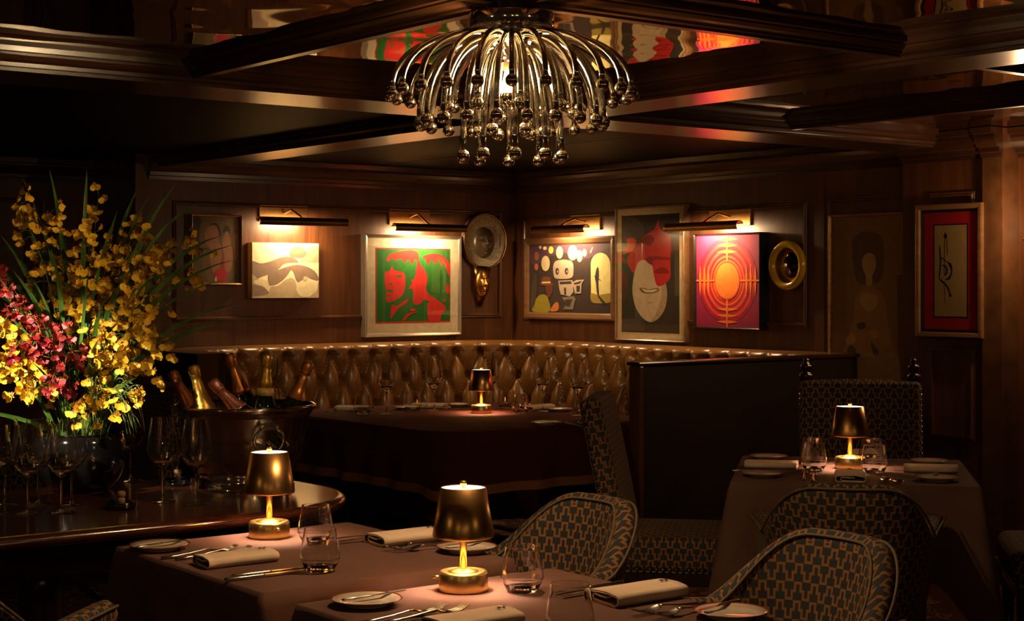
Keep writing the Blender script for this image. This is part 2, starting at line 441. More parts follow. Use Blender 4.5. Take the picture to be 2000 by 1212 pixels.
put('stile_joint', MB().box(RW_A - 0.006, RW_A, st - 0.075, st - 0.003, 0, CORN + .01).mesh('stile_joint', [M['wood_z']]), wr)
u0, zt4 = wall_ab(1818, 377, 'R', 0.09); u1, _ = wall_ab(1907, 377, 'R', 0.09); _, zm = wall_ab(1860, 676, 'R', .09); _, zl = wall_ab(1860, 858, 'R', .09)
moulding(wp, 'R', u1, u0, zm + 0.1, zt4, 0.09, 0.02)
moulding(wp, 'R', u1, u0, zl, zm, 0.09, 0.02)
moulding(wb, 'B', 2.70, 3.62, 1.15, 1.98); moulding(wb, 'B', 1.55, 2.5, 1.15, 1.98)
for nm, x0, x1, y0, y1, lab in (('baseboard_left', 3.98, RW_A, LW_B - 0.02, LW_B, 'walnut skirting under the booth wall'), ('baseboard_right', RW_A - 0.02, RW_A, -2, 4.6, 'walnut skirting along the right wall')):
    structure(nm, MB().box(x0, x1, y0, y1, 0, 0.14, bev=0.004), M['wood_x'], lab)

# ================================================================== chandelier
ch = rp(2.48, 3.24)
CHC = Vector((ch.x, ch.y + 0.0, 0))
def ez(h): return EYE + h
chand = thing('chandelier', 'chrome flush chandelier of drooping tubes with ball tips on ceiling rib', 'chandelier', (CHC.x, CHC.y, ez(0.695)))
def canopy():
    return MB().lathe([(0.0, 0.03), (0.07, 0.03), (0.07, 0.0), (0.107, 0.0), (0.110, -0.004), (0.110, -0.036), (0.106, -0.040), (0.0, -0.040)], 48)
part('canopy', 'chand_canopy', canopy, M['chrome'], chand)
part('hub', 'chand_hub', lambda: MB().lathe([(0.0, -0.038), (0.075, -0.040), (0.080, -0.045), (0.070, -0.055), (0.045, -0.08), (0.035, -0.11), (0.03, -0.125), (0.0, -0.125)], 32), M['chrome'], chand)
tiers = [(24, 0.070, 0.312, 0.642, 0.493, 0.0), (20, 0.060, 0.238, 0.632, 0.420, 0.5), (10, 0.050, 0.178, 0.625, 0.455, 0.2), (10, 0.045, 0.132, 0.610, 0.335, 0.1), (6, 0.040, 0.085, 0.60, 0.40, 0.4)]
for ti, (n, r0_, r1_, ht, he, ph) in enumerate(tiers):
    def arm(r0_=r0_, r1_=r1_, ht=ht, he=he):
        pts = [(r0_ * 0.75, 0, ht - 0.695 - 0.022), (r0_, 0, ht - 0.695 - 0.004)]
        for i in range(1, 15):
            t = PI / 2 * i / 14
            rr = r0_ + (r1_ - r0_) * math.sin(t) ** 1.0
            hh = he + (ht - he) * (math.cos(t) ** 0.9 if i < 14 else 0)
            pts.append((rr, 0, hh - 0.695))
        return MB().tube(pts, 0.0073, 8)
    def tip(r1_=r1_, he=he): return MB().ball((r1_, 0, he - 0.695 - 0.008), 0.0165, 16, 10)
    for k in range(n):
        rz = 2 * PI * (k + ph) / n - PI / 2
        a_ = part('arm', 'chand_arm%d' % ti, arm, M['chrome'], chand, rot=(0, 0, rz))
        part('ball_tip', 'chand_tip%d' % ti, tip, M['chrome'], a_)
part('socket', 'chand_socket', lambda: MB().lathe([(0, -0.12), (0.02, -0.12), (0.022, -0.146), (0, -0.146)], 20), M['brass'], chand)
bl = part('bulb', 'chand_bulb', lambda: MB().lathe([(0.0, -0.141), (0.017, -0.146), (0.022, -0.171), (0.030, -0.191), (0.031, -0.205)], 24), M['bulb'], chand)
part('silvered_bowl', 'chand_bulb_cap', lambda: MB().lathe([(0.0315, -0.205), (0.031, -0.216), (0.026, -0.228), (0.015, -0.236), (0.0, -0.238)], 24), M['chrome'], chand)

light('SPOT', 'chandelier_fill', (0, 0, -0.27), L_DOWN, WARM, 0.03, chand, (0, 0, 0), spot_size=math.radians(150), spot_blend=1.0)  # added downward fill below the bulb, standing in for mirror ceiling bounce
# ================================================================== banquette
def path_pts():
    segs = []
    def line(p, q, n): return [(p[0] + (q[0] - p[0]) * i / n, p[1] + (q[1] - p[1]) * i / n) for i in range(n)]
    def arc(c, r, t0, t1, n): return [(c[0] + r * math.cos(t0 + (t1 - t0) * i / n), c[1] + r * math.sin(t0 + (t1 - t0) * i / n)) for i in range(n)]
    R1, R2 = 0.40, 0.55
    xl, yb, xr, yp = 4.12, 8.42, 6.42, 5.90
    P = line((xl, 7.80), (xl, yb - R1), 30)
    P += arc((xl + R1, yb - R1), R1, PI, PI / 2, 60)
    P += line((xl + R1, yb), (xr - R2, yb), 140)
    P += arc((xr - R2, yb - R2), R2, PI / 2, 0, 84)
    P += line((xr, yb - R2), (xr, 5.74), 180) + [(xr, 5.74)]
    return P
PP = path_pts()
PS = [0.0]
for i in range(1, len(PP)): PS.append(PS[-1] + math.hypot(PP[i][0] - PP[i - 1][0], PP[i][1] - PP[i - 1][1]))
PN = []
for i in range(len(PP)):
    p, q = PP[max(0, i - 1)], PP[min(len(PP) - 1, i + 1)]
    dx, dy = q[0] - p[0], q[1] - p[1]; l = math.hypot(dx, dy) or 1
    PN.append((dy / l, -dx / l))          # towards the inside of the booth
DX, DZ, ZT0, TOPZ = 0.155, 0.160, 1.032, 1.087
def tuft(s, z):
    p = s / DX; r = (ZT0 - z) / DZ
    if r >= 0:
        rr = min(r, 3.0)
        U, V = p - rr / 2, p + rr / 2
        h = (abs(math.sin(PI * U)) * abs(math.sin(PI * V))) ** 0.24
        d2 = 9
        for ri in (math.floor(rr), math.ceil(rr)):
            off = 0.5 if ri % 2 else 0.0
            px = round(p - off) + off
            d2 = min(d2, ((p - px) * DX) ** 2 + ((rr - ri) * DZ) ** 2)
        h -= 0.55 * math.exp(-d2 / 0.022 ** 2)
        if r > 3: h = max(h, 0.3)
    else:
        fade = min(1.0, -r / 0.25)
        h0 = abs(math.sin(PI * p)) ** 0.22
        d2 = ((p - round(p)) * DX) ** 2 + (r * DZ) ** 2
        h = h0 * (1 - fade) + 0.95 * fade - 0.55 * math.exp(-d2 / 0.022 ** 2)
    return h
def at_path(i, z, d):
    rake = -(z - 0.45) * 0.16
    q = d + rake
    return (PP[i][0] + PN[i][0] * q, PP[i][1] + PN[i][1] * q, z)
sofa = thing('banquette', 'corner booth sofa in buttoned olive brown leather', 'sofa', (0, 0, 0), TH)
def sofa_back():
    mb = MB(); rows = []
    zs = [0.44 + (TOPZ - 0.032 - 0.44) * j / 86 for j in range(87)]
    n = len(PP); vs = []
    for z in zs:
        for i in range(n): vs.append(at_path(i, z, 0.074 * tuft(PS[i], z)))
    m = len(zs)
    for jj in range(1, 10):          # rolled top
        t = jj / 9 * PI / 2
        for i in range(n):
            d = 0.074 * tuft(PS[i], zs[-1]) 
            z = zs[-1] + 0.032 * math.sin(t)
            vs.append(at_path(i, z, d - 0.05 * (1 - math.cos(t))))
    for dd in (-0.09, -0.18):
        for i in range(n): vs.append(at_path(i, TOPZ, dd))
    m += 11
    fs = [(j * n + i, j * n + i + 1, (j + 1) * n + i + 1, (j + 1) * n + i) for j in range(m - 1) for i in range(n - 1)]
    # close the wing ends
    for e in (0, n - 1):
        ring = [j * n + e for j in range(m)]
        b0 = len(vs); q = at_path(e, 0.44, -0.18); vs.append(q)
        fs.append(ring + [b0] if e else (ring + [b0])[::-1])
    mb.add(vs, fs); return mb
put('backrest', sofa_back().mesh('sofa_back', [M['leather']]), sofa)
tot = PS[-1]
def idx_at(s):
    lo = 0
    for i in range(len(PS)):
        if PS[i] >= s: return i
    return len(PS) - 1
for r in range(3):
    off = 0.5 if r % 2 else 0.0
    kk = 0
    while (kk + off) * DX < tot - 0.05:
        s = (kk + off) * DX; kk += 1
        if s < 0.03: continue
        i = idx_at(s); z = ZT0 - r * DZ
        c = at_path(i, z, 0.074 * tuft(PS[i], z) + 0.004)
        part('button', 'sofa_button', lambda: MB().ball((0, 0, 0), 0.0095, 10, 6), M['leather'], sofa, loc=c)
# panel seams of the back (vertical welts) and seat
for s in (0.98, 2.62, 3.70, 4.85):
    i = idx_at(round(s / DX - 0.5) * DX + DX / 2)
    pts = [at_path(i, 0.46 + (TOPZ - 0.06 - 0.46) * j / 40, 0.074 * tuft(PS[i], 0.46 + (TOPZ - 0.06 - 0.46) * j / 40) + 0.001) for j in range(41)]
    put('welt_seam', MB().tube(pts, 0.0035, 6).mesh('welt_seam', [M['leather_dark']]), sofa)
def sofa_seat():
    mb = MB(); n = len(PP); prof = [(0.06, 0.30), (0.52, 0.30), (0.535, 0.34), (0.535, 0.42), (0.51, 0.455), (0.44, 0.47), (0.2, 0.465), (0.02, 0.45)]
    vs = []
    R = range(0, n, 6)
    for d, z in prof:
        for i in R:
            dd = min(d, 0.36) if 225 < i < 320 or i < 100 else d
            vs.append((PP[i][0] + PN[i][0] * dd, PP[i][1] + PN[i][1] * dd, z))
    k = len(R)
    fs = [(j * k + i, j * k + i + 1, (j + 1) * k + i + 1, (j + 1) * k + i) for j in range(len(prof) - 1) for i in range(k - 1)]
    return mb.add(vs, fs)
put('seat_cushion', sofa_seat().mesh('sofa_seat', [M['leather']]), sofa)
def sofa_base():
    mb = MB(); n = len(PP); R = range(0, n, 6); k = len(R); vs = []
    prof = [(-0.10, 0.0), (0.30, 0.0), (0.30, 0.31), (-0.10, 0.31)]
    for d, z in prof:
        for i in R: vs.append((PP[i][0] + PN[i][0] * d, PP[i][1] + PN[i][1] * d, z))
    fs = [(j * k + i, j * k + i + 1, ((j + 1) % 4) * k + i + 1, ((j + 1) % 4) * k + i) for j in range(4) for i in range(k - 1)]
    return mb.add(vs, fs, sm=False)
put('plinth', sofa_base().mesh('sofa_plinth', [M['wood_x']]), sofa)
put('wing_panel', MB().box(3.995, 4.07, 7.80, 8.715, 0.0, TOPZ - 0.005, bev=0.012).mesh('wing_panel', [M['leather_dark']]), sofa)
# partition behind the right wing
pt = thing('booth_partition', 'tall dark leather clad partition closing the booth with a polished cap', 'partition', (0, 0, 0), TH)
put('panel', MB().box(5.12, 6.695, 5.66, 5.715, 0.10, 1.070, bev=0.006).mesh('partition_panel', [M['leather_dark']]), pt)
put('end_post', MB().box(5.09, 5.12, 5.645, 5.725, 0.0, 1.070, bev=0.008).mesh('partition_post', [M['wood_z']]), pt)
put('cap_rail', MB().box(5.08, 6.695, 5.64, 5.73, 1.070, 1.088, bev=0.006).mesh('partition_cap', [M['wood_x']]), pt)
put('skirting', MB().box(5.12, 6.695, 5.65, 5.715, 0.0, 0.10, bev=0.004).mesh('partition_skirt', [M['wood_x']]), pt)
# ================================================================== tables and cloths
TT = 0.742
def rrect(w, d, r, step=0.02):
    P = []
    hx, hy = w / 2 - r, d / 2 - r
    cs = [(hx, hy, 0), (-hx, hy, PI / 2), (-hx, -hy, PI), (hx, -hy, 3 * PI / 2)]
    na = max(4, int(r * PI / 2 / step))
    corners = []
    for ci, (cx, cy, t0) in enumerate(cs):
        for i in range(na + 1):
            t = t0 + PI / 2 * i / na
            P.append((cx + r * math.cos(t), cy + r * math.sin(t), math.cos(t), math.sin(t)))
        nx, ny, nt = cs[(ci + 1) % 4]
        ex, ey = cx + r * math.cos(t0 + PI / 2), cy + r * math.sin(t0 + PI / 2)
        fx, fy = nx + r * math.cos(nt), ny + r * math.sin(nt)
        L = math.hypot(fx - ex, fy - ey); m = max(1, int(L / step))
        for i in range(1, m):
            P.append((ex + (fx - ex) * i / m, ey + (fy - ey) * i / m, math.cos(t0 + PI / 2), math.sin(t0 + PI / 2)))
    return P
def cloth_mesh(w, d, r, drop, seed, corner_drop=0.16, hem=0.045):
    rnd = random.Random(seed)
    P = rrect(w, d, r); n = len(P)
    corners = [(sx * (w / 2 - r * .29), sy * (d / 2 - r * .29)) for sx in (1, -1) for sy in (1, -1)]
    S = [0]
    for i in range(1, n): S.append(S[-1] + math.hypot(P[i][0] - P[i - 1][0], P[i][1] - P[i - 1][1]))
    per = S[-1] + 0.02
    f1, f2 = round(per / 0.26), round(per / 0.41)
    p1, p2 = rnd.random() * 6, rnd.random() * 6
    def row(t):          # t metres of drop as a share of the full drop
        out = []
        for i, (x, y, nx, ny) in enumerate(P):
            cw = max(math.exp(-((x - cx) ** 2 + (y - cy) ** 2) / 0.11 ** 2) for cx, cy in corners)
            fold = 0.014 * math.sin(2 * PI * f1 * S[i] / per + p1) + 0.010 * math.sin(2 * PI * f2 * S[i] / per + p2)
            o = 0.004 + 0.016 * t + fold * t * (1 - 0.6 * cw) + 0.085 * cw * t
            out.append((x + nx * o, y + ny * o, -t * (drop + corner_drop * cw) - 0.004))
        return out
    mb = MB()
    inner = [(x - nx * 0.012, y - ny * 0.012, 0.0) for x, y, nx, ny in P]
    rim = [(x - nx * 0.002, y - ny * 0.002, -0.0012) for x, y, nx, ny in P]
    th = 1 - hem / drop
    rows = [inner, rim] + [row(th * (j / 14) ** 1.0) for j in range(1, 15)]
    vs = [p for rw in rows for p in rw]
    fs = [list(range(n))] + [(j * n + (i + 1) % n, j * n + i, (j + 1) * n + i, (j + 1) * n + (i + 1) % n) for j in range(len(rows) - 1) for i in range(n)]
    mb.add(vs, fs)
    hb = MB()
    hr = [row(th + (1 - th) * j / 3) for j in range(4)]
    hr = [[(x * 1.0015, y * 1.0015, z) for x, y, z in rw] for rw in hr]
    vs = [p for rw in hr for p in rw]
    hb.add(vs, [(j * n + (i + 1) % n, j * n + i, (j + 1) * n + i, (j + 1) * n + (i + 1) % n) for j in range(3) for i in range(n)])
    return mb, hb
def dining_table(label, clabel, c, rz, w, d, r, drop, seed, mat, corner_drop=0.16):
    t = thing('dining_table', label, 'table', (c.x, c.y, 0), rz)
    put('tabletop', MB().prism([(p[0] * 0.985, p[1] * 0.985) for p in rrect(w, d, r, 0.05)], TT - 0.034, TT - 0.006).mesh('tabletop', [M['wood_red']]), t)
    put('column', MB().lathe([(0.0, 0.04), (0.05, 0.04), (0.04, 0.10), (0.032, 0.4), (0.045, 0.66), (0.09, TT - 0.034), (0, TT - 0.034)], 20).mesh('column', [M['wood_leg']]), t)
    for k in range(4):
        put('foot', MB().tube([(0, 0, 0.05), (0.14, 0, 0.045), (min(w, d) * 0.36, 0, 0.02)], [0.03, 0.024, 0.018], 8, flat=0.8).mesh('foot', [M['wood_leg']]), t, rot=(0, 0, k * PI / 2))
    a, b = cloth_mesh(w, d, r, drop, seed, corner_drop)
    cl = put('tablecloth', a.mesh('tablecloth', [mat]), None, (c.x, c.y, TT), (0, 0, rz))
    tag(cl, clabel, 'tablecloth')
    put('hem', b.mesh('tablecloth_hem', [M['hem']]), cl)
    return t
def v2(p): return Vector((p[0], p[1]))
dining_table('small square pedestal table under mauve cloth, nearer the wooden sideboard', 'mauve brown cloth draped over the square table beside the sideboard', rp(2.155, 3.705), TH, 0.75, 0.83, 0.012, 0.42, 3, M['cloth'])
dining_table('small square pedestal table under mauve cloth, with two tub chairs around its corner', 'mauve brown cloth on the square table whose lamp has a side switch', rp(2.155, 2.745), TH, 0.75, 0.78, 0.012, 0.42, 5, M['cloth'])
T4 = (onz(1412, 941, TT) + onz(1893, 949, TT) + onz(1469, 888, TT) + onz(1887, 898, TT)) / 4
T4R = -math.radians(11)
dining_table('square pedestal table in front of the large dim portrait', 'mauve brown cloth with tan hem on the table below the portrait', T4, T4R, 0.885, 0.90, 0.012, 0.36, 8, M['cloth'], 0.20)
dining_table('large rounded booth table in front of the leather sofa', 'russet cloth with rounded corners on the booth table', rp(5.09, 7.10), TH, 1.42, 1.70, 0.30, 0.30, 11, M['cloth_booth'], 0.03)

# ================================================================== chairs
def rslab(loop_w, loop_d, rad, z0, z1, er, bulge=0.0, nseg=8, top_only=False):
    """upholstered block: rounded loop extruded along z, edges rounded by er"""
    mb = MB(); P = rrect(loop_w, loop_d, rad, 0.03)
    n = len(P); S = [0]
    for i in range(1, n + 1):
        p, q = P[i - 1], P[i % n]; S.append(S[-1] + math.hypot(q[0] - p[0], q[1] - p[1]))
    lev = []
    if not top_only:
        for k in range(4): lev.append((z0 + er * (1 - math.cos(PI / 2 * k / 4)), er * (1 - math.sin(PI / 2 * k / 4))))
    else: lev.append((z0, 0))
    for k in range(nseg + 1): lev.append((z0 + er + (z1 - z0 - 2 * er) * k / nseg, 0))
    for k in range(1, 5): lev.append((z1 - er + er * math.sin(PI / 2 * k / 4), er * (1 - math.cos(PI / 2 * k / 4))))
    vs = []; fs = []; uvs = []
    for z, ins in lev:
        f = (z - z0) / (z1 - z0); bb = bulge * math.sin(PI * min(1, max(0, f)))
        for x, y, nx, ny in P:
            yy = y + (bb if y > 0 else -bb) * (1 - (2 * x / loop_w) ** 2) * 0.8
            vs.append((x - nx * ins, yy - ny * ins, z))
    m = len(lev)
    for j in range(m - 1):
        for i in range(n):
            i2 = (i + 1) % n
            fs.append((j * n + i, j * n + i2, (j + 1) * n + i2, (j + 1) * n + i))
            uvs.append([(S[i], lev[j][0]), (S[i + 1], lev[j][0]), (S[i + 1], lev[j + 1][0]), (S[i], lev[j + 1][0])])
    top = [(m - 1) * n + i for i in range(n)]; bot = list(range(n - 1, -1, -1))
    c = len(vs); zc = z1 + bulge * 0.5
    # domed top by shrinking rings
    rings = [top]
    for q in (0.75, 0.5, 0.25):
        b0 = len(vs)
        for i in range(n):
            x, y, z = vs[top[i]]
            vs.append((x * q, y * q, z1 + bulge * (1 - q * q)))
        rings.append([b0 + i for i in range(n)])
    for a, b in zip(rings, rings[1:]):
        for i in range(n):
            i2 = (i + 1) % n; q = (a[i], a[i2], b[i2], b[i]); fs.append(q); uvs.append([(vs[t][0], vs[t][1]) for t in q])
    fs.append(rings[-1]); uvs.append([(vs[t][0], vs[t][1]) for t in rings[-1]])
    fs.append(bot); uvs.append([(vs[t][0], vs[t][1]) for t in bot])
    return mb.add(vs, fs, uvs)
# tub chair, facing +y
def tub_plan(t):
    s = 1 if t >= 0 else -1; q = abs(t)
    if q <= 0.62:
        th = q / 0.62 * math.radians(86)
        return (s * 0.222 * math.sin(th), -0.215 * math.cos(th) - 0.01), (s * math.sin(th), -math.cos(th))
    th = math.radians(86); e = (q - 0.62) / 0.38
    x0, y0 = 0.222 * math.sin(th), -0.215 * math.cos(th) - 0.01
    return (s * (x0 + 0.045 * e), y0 + 0.25 * e), (s * 0.985, -0.10)
def tub_top(t):
    q = abs(t)
    if q < 0.58:
        c = 0.5 + 0.5 * math.cos(max(0, q - 0.13) / 0.45 * PI)
        return 0.640 + 0.180 * c ** 0.85
    e = (q - 0.58) / 0.42
    return 0.640 + 0.022 * e
def tub_out(t, z):
    (x, y), (nx, ny) = tub_plan(t)
    fl = 0.21 * (z - 0.30)
    return Vector((x + nx * fl, y + ny * fl, z)), Vector((nx, ny, 0)).normalized()
def tub_shell():
    THK = 0.062; NV = 30; NU = 97
    lens = [0]
    for i in range(1, NU):
        p, q = tub_plan(-1 + 2 * (i - 1) / (NU - 1))[0], tub_plan(-1 + 2 * i / (NU - 1))[0]
        lens.append(lens[-1] + math.hypot(q[0] - p[0], q[1] - p[1]) * 1.15)
    def fn(u, v):
        t = -1 + 2 * u; H = tub_top(t); r = THK / 2
        # rounded front of the arms
        if v < 0.45:
            p, n = tub_out(t, 0.27 + (H - r - 0.27) * (v / 0.45)); 
        elif v < 0.60:
            a = (v - 0.45) / 0.15 * PI; p, n = tub_out(t, H - r)
            p = p - n * (r - r * math.cos(a)) + Vector((0, 0, r * math.sin(a)))
        else:
            z = H - r - (H - r - 0.36) * (v - 0.60) / 0.40
            p, n = tub_out(t, z); p = p - n * THK
        return p
    mb = MB()
    def uvf(u, v, inn=False):
        H = tub_top(-1 + 2 * u)
        s = lens[min(NU - 1, int(round(u * (NU - 1))))]
        if inn: return (s, 2.0 - (H - 0.031 - (H - 0.031 - 0.36) * (v - 0.60) / 0.40))
        if v < 0.45: z = 0.27 + (H - 0.03 - 0.27) * v / 0.45
        elif v < 1: z = H - 0.03 + (v - 0.45) / 0.15 * 0.10
        return (s, z)
    mb.grid(lambda u, v: fn(u, v * 0.5999), NU, 22, uvf=lambda u, v: uvf(u, v * 0.5999), flip=True)
    mb.grid(lambda u, v: fn(u, 0.60 + v * 0.40), NU, 10, uvf=lambda u, v: uvf(u, 0.60 + v * 0.40, True), flip=True)
    # close the two arm fronts
    for u in (0, 1):
        ring = [fn(u, j / (NV - 1)) for j in range(NV)]
        y = 0.02; c = [Vector(p) for p in ring]
        out = c + [p + Vector((0, 0.018, 0)) for p in c]
        ctr = sum(c, Vector()) / NV
        cap = [p * 0.96 + ctr * 0.04 + Vector((0, 0.018, 0)) for p in c]
        fs = [(i, i + 1, NV + i + 1, NV + i) for i in range(NV - 1)] + [list(range(NV, 2 * NV))]
        vs = c + cap
        mb.add(vs, fs, [[(vs[k].x * 1.0 + 0.3, vs[k].z) for k in f] for f in fs])
    return mb
def tub_piping(inner=False):
    pts = []
    for i in range(81):
        t = -1 + 2 * i / 80; H = tub_top(t)
        p, n = tub_out(t, H - 0.014); 
        if inner: p = p - n * 0.062 
        pts.append(p + (n * 0.001 if not inner else -n * 0.001))
    return MB().tube(pts, 0.0042, 6)
def tub_cushion():
    mb = rslab(0.40, 0.44, 0.12, 0.36, 0.475, 0.03, 0.015)
    mb.v = [(x * (1 + 0.45 * (y + .08)), y + 0.02, z) for x, y, z in mb.v]; return mb
def leg_mesh(h, r0=0.022, r1=0.013):
    return MB().lathe([(0, 0), (r1, 0), (r1 * 1.1, 0.01), (r0, h), (0, h)], 12)
def tub_chair(label, c, face, group=None):
    rz = math.atan2(face[1], face[0]) - PI / 2
    t = thing('tub_armchair', label, 'armchair', (c.x, c.y, 0), rz, group)
    sh = part('upholstered_shell', 'tub_shell', tub_shell, M['fabric'], t)
    part('piping', 'tub_pipe_o', tub_piping, M['piping'], sh)
    part('piping', 'tub_pipe_i', lambda: tub_piping(True), M['piping'], sh)
    part('seat_cushion', 'tub_cushion', tub_cushion, M['fabric'], t)
    part('seat_rail', 'tub_rail', lambda: MB().box(-0.19, 0.19, -0.18, 0.245, 0.27, 0.365, bev=0.012), M['fabric'], t)
    for x, y in ((-0.17, 0.20), (0.17, 0.20), (-0.13, -0.14), (0.13, -0.14)):
        part('leg', 'tub_leg', lambda: leg_mesh(0.28), M['wood_leg'], t, loc=(x, y, 0))
    return t
A1 = Vector((CA, SA)); B1 = Vector((-SA, CA))
tub_chair('patterned tub armchair with low arms, between the two mauve tables and the booth', rp(2.86, 3.67), -A1)
tub_chair('patterned tub armchair drawn up beside the folded napkin and bread plate of the near table', rp(2.89, 2.74), -A1)
tub_chair('patterned tub armchair seen from behind, drawn up to the polished sideboard', Vector((-1.36, 3.84)), Vector((0.12, 0.99)))
cb = onz(1652, 1010, 0.6); cb = Vector((1.115, 5.33))
u4 = Vector((math.cos(T4R), math.sin(T4R))); n4 = Vector((-math.sin(T4R), math.cos(T4R)))
tub_chair('patterned tub armchair with flared arms, back turned, at the portrait table', T4.to_2d() - n4 * 0.78 + u4 * (-0.03), n4)
tub_chair('dim patterned tub chair behind the stemware on the sideboard', Vector((-2.42, 7.75)), Vector((0.8, 0.6)))
# high back chair, facing +y
def hb_back():
    mb = rslab(0.545, 0.085, 0.03, 0.0, 0.60, 0.022, 0.012, 14)
    mb.uv = [[(u + 0.011, v) for u, v in f] for f in mb.uv]
    return mb
def hb_seat(): return rslab(0.56, 0.52, 0.05, 0.0, 0.13, 0.035, 0.012)
def nails(pts): 
    mb = MB()
    for p in pts: mb.ball(p, 0.0065, 6, 4)
    return mb
def finial():
    pr = [(0.0, 0.115), (0.008, 0.112), (0.014, 0.10), (0.010, 0.088), (0.022, 0.078), (0.025, 0.066), (0.017, 0.052), (0.012, 0.046), (0.026, 0.036), (0.029, 0.022), (0.022, 0.008), (0.018, 0.0), (0.020, -0.05), (0.0, -0.05)]
    mb = MB(); n = 16
    mb.lathe(pr, n)
    mb.v = [(x * (1 + 0.16 * math.cos(4 * math.atan2(y, x))), y * (1 + 0.16 * math.cos(4 * math.atan2(y, x))), z) for x, y, z in mb.v]
    return mb
REC = 0.20
def high_chair(label, c, face, group=None, fin=False):
    rz = math.atan2(face[1], face[0]) - PI / 2
    t = thing('high_back_chair', label, 'chair', (c.x, c.y, 0), rz, group)
    s_ = part('seat', 'hb_seat', hb_seat, M['fabric'], t, loc=(0, 0.0, 0.355))
    pts = [(-0.28 + 0.56 * k / 22, 0.262, 0.012) for k in range(23)] + [(sx * 0.283, -0.24 + 0.5 * k / 20, 0.012) for sx in (1, -1) for k in range(21)]
    nl = part('nailhead_trim', 'hb_seat_nails', lambda: nails(pts), M['steel'], s_); nl['kind'] = 'stuff'
    b = part('backrest', 'hb_back', hb_back, M['fabric'], t, loc=(0, -0.235, 0.425), rot=(REC, 0, 0))
    pts2 = [(sx * 0.274, -0.026 + 0.0, 0.03 + 0.54 * k / 22) for sx in (1, -1) for k in range(23)]
    nl = part('nailhead_trim', 'hb_back_nails', lambda: nails(pts2), M['steel'], b); nl['kind'] = 'stuff'
    for sx in ((1, -1) if fin else ()):
        part('finial', 'hb_finial', finial, M['wood_leg'], b, loc=(sx * 0.243, -0.012, 0.598))
    part('apron', 'hb_apron', lambda: MB().box(-0.265, 0.265, -0.245, 0.245, 0.30, 0.36, bev=0.008), M['wood_leg'], t)
    for x, y in ((-0.24, 0.22), (0.24, 0.22), (-0.24, -0.22), (0.24, -0.22)):
        part('leg', 'hb_leg', lambda: leg_mesh(0.31, 0.026, 0.016), M['wood_leg'], t, loc=(x, y, 0))
    part('stretcher', 'hb_stretch', lambda: MB().tube([(-0.23, 0, 0.12), (0, 0, 0.12), (0.23, 0, 0.12)], [0.010, 0.016, 0.010], 8), M['wood_leg'], t)
    return t
high_chair('high back patterned chair facing out below the large dim portrait', T4.to_2d() + n4 * 0.83 + u4 * 0.06, -n4, None, True)
high_chair('high back patterned chair with nailhead edges, beside the dark booth partition', Vector((0.69, 6.35)), Vector((0.985, -0.17)))
high_chair('high back patterned chair at the portrait table, side towards the walnut pilaster', Vector((2.14, 6.02)), Vector((-0.98, 0.19)))
high_chair('high back patterned chair in the shadow between sideboard and booth', Vector((-1.86, 6.95)), Vector((-0.85, -0.5)))

# ================================================================== table lamps
def lamp(label, loc, knob=0.0):
    t = thing('table_lamp', label, 'lamp', loc, knob, 'brass table lamps')
    part('base', 'lamp_base', lambda: MB().lathe([(0, 0), (0.0575, 0), (0.0585, 0.003), (0.0575, 0.040), (0.054, 0.046), (0.044, 0.047), (0.043, 0.043), (0.0, 0.043)], 48), M['brass'], t)
    part('base_dome', 'lamp_dome', lambda: MB().lathe([(0.041, 0.043), (0.034, 0.048), (0.020, 0.052), (0.012, 0.054), (0.0, 0.054)], 32), M['brass'], t)
    part('stem', 'lamp_stem', lambda: MB().lathe([(0.0085, 0.050), (0.0085, 0.225)], 20), M['brass'], t)
    sh = part('shade', 'lamp_shade', lambda: MB().lathe([(0.0520, 0.2425), (0.0530, 0.2425), (0.0725, 0.133), (0.0722, 0.129), (0.0705, 0.126), (0.0695, 0.126), (0.0712, 0.133)], 56, closed=True), M['brass_dark'], t)
    part('diffuser', 'lamp_diffuser', lambda: MB().lathe([(0.0, 0.2405), (0.0515, 0.2405), (0.0515, 0.2385), (0.0, 0.2385)], 40), M['diffuser'], sh)
    part('finial', 'lamp_finial', lambda: MB().lathe([(0.0, 0.2405), (0.0045, 0.2405), (0.0045, 0.246), (0.0075, 0.247), (0.0075, 0.255), (0.006, 0.2565), (0.0, 0.2565)], 20), M['brass'], t)
    part('switch_knob', 'lamp_knob', lambda: MB().tube([(0.055, 0, 0.030), (0.064, 0, 0.030), (0.072, 0, 0.030)], [0.0045, 0.0045, 0.004], 10), M['brass'], t)
    light('POINT', 'lamp_glow', (0, 0.03, 0.195), L_TABLE / 2, (1.0, 0.77, 0.53), 0.018, t)
    light('POINT', 'lamp_glow', (0, -0.03, 0.195), L_TABLE / 2, (1.0, 0.77, 0.53), 0.018, t)
    return t
lamp('brass table lamp on the mauve table, in front of the champagne bucket', onz(526, 1048, TT), -PI * 0.33)
lamp('brass table lamp whose side switch sticks out, on the near mauve table', onz(905, 1152, TT), PI * 0.97)
lamp('brass table lamp on the russet booth table', onz(940, 806, TT), PI * 0.6)
lamp('brass table lamp on the table below the dim portrait', onz(1660, 914, TT), PI * 0.4)

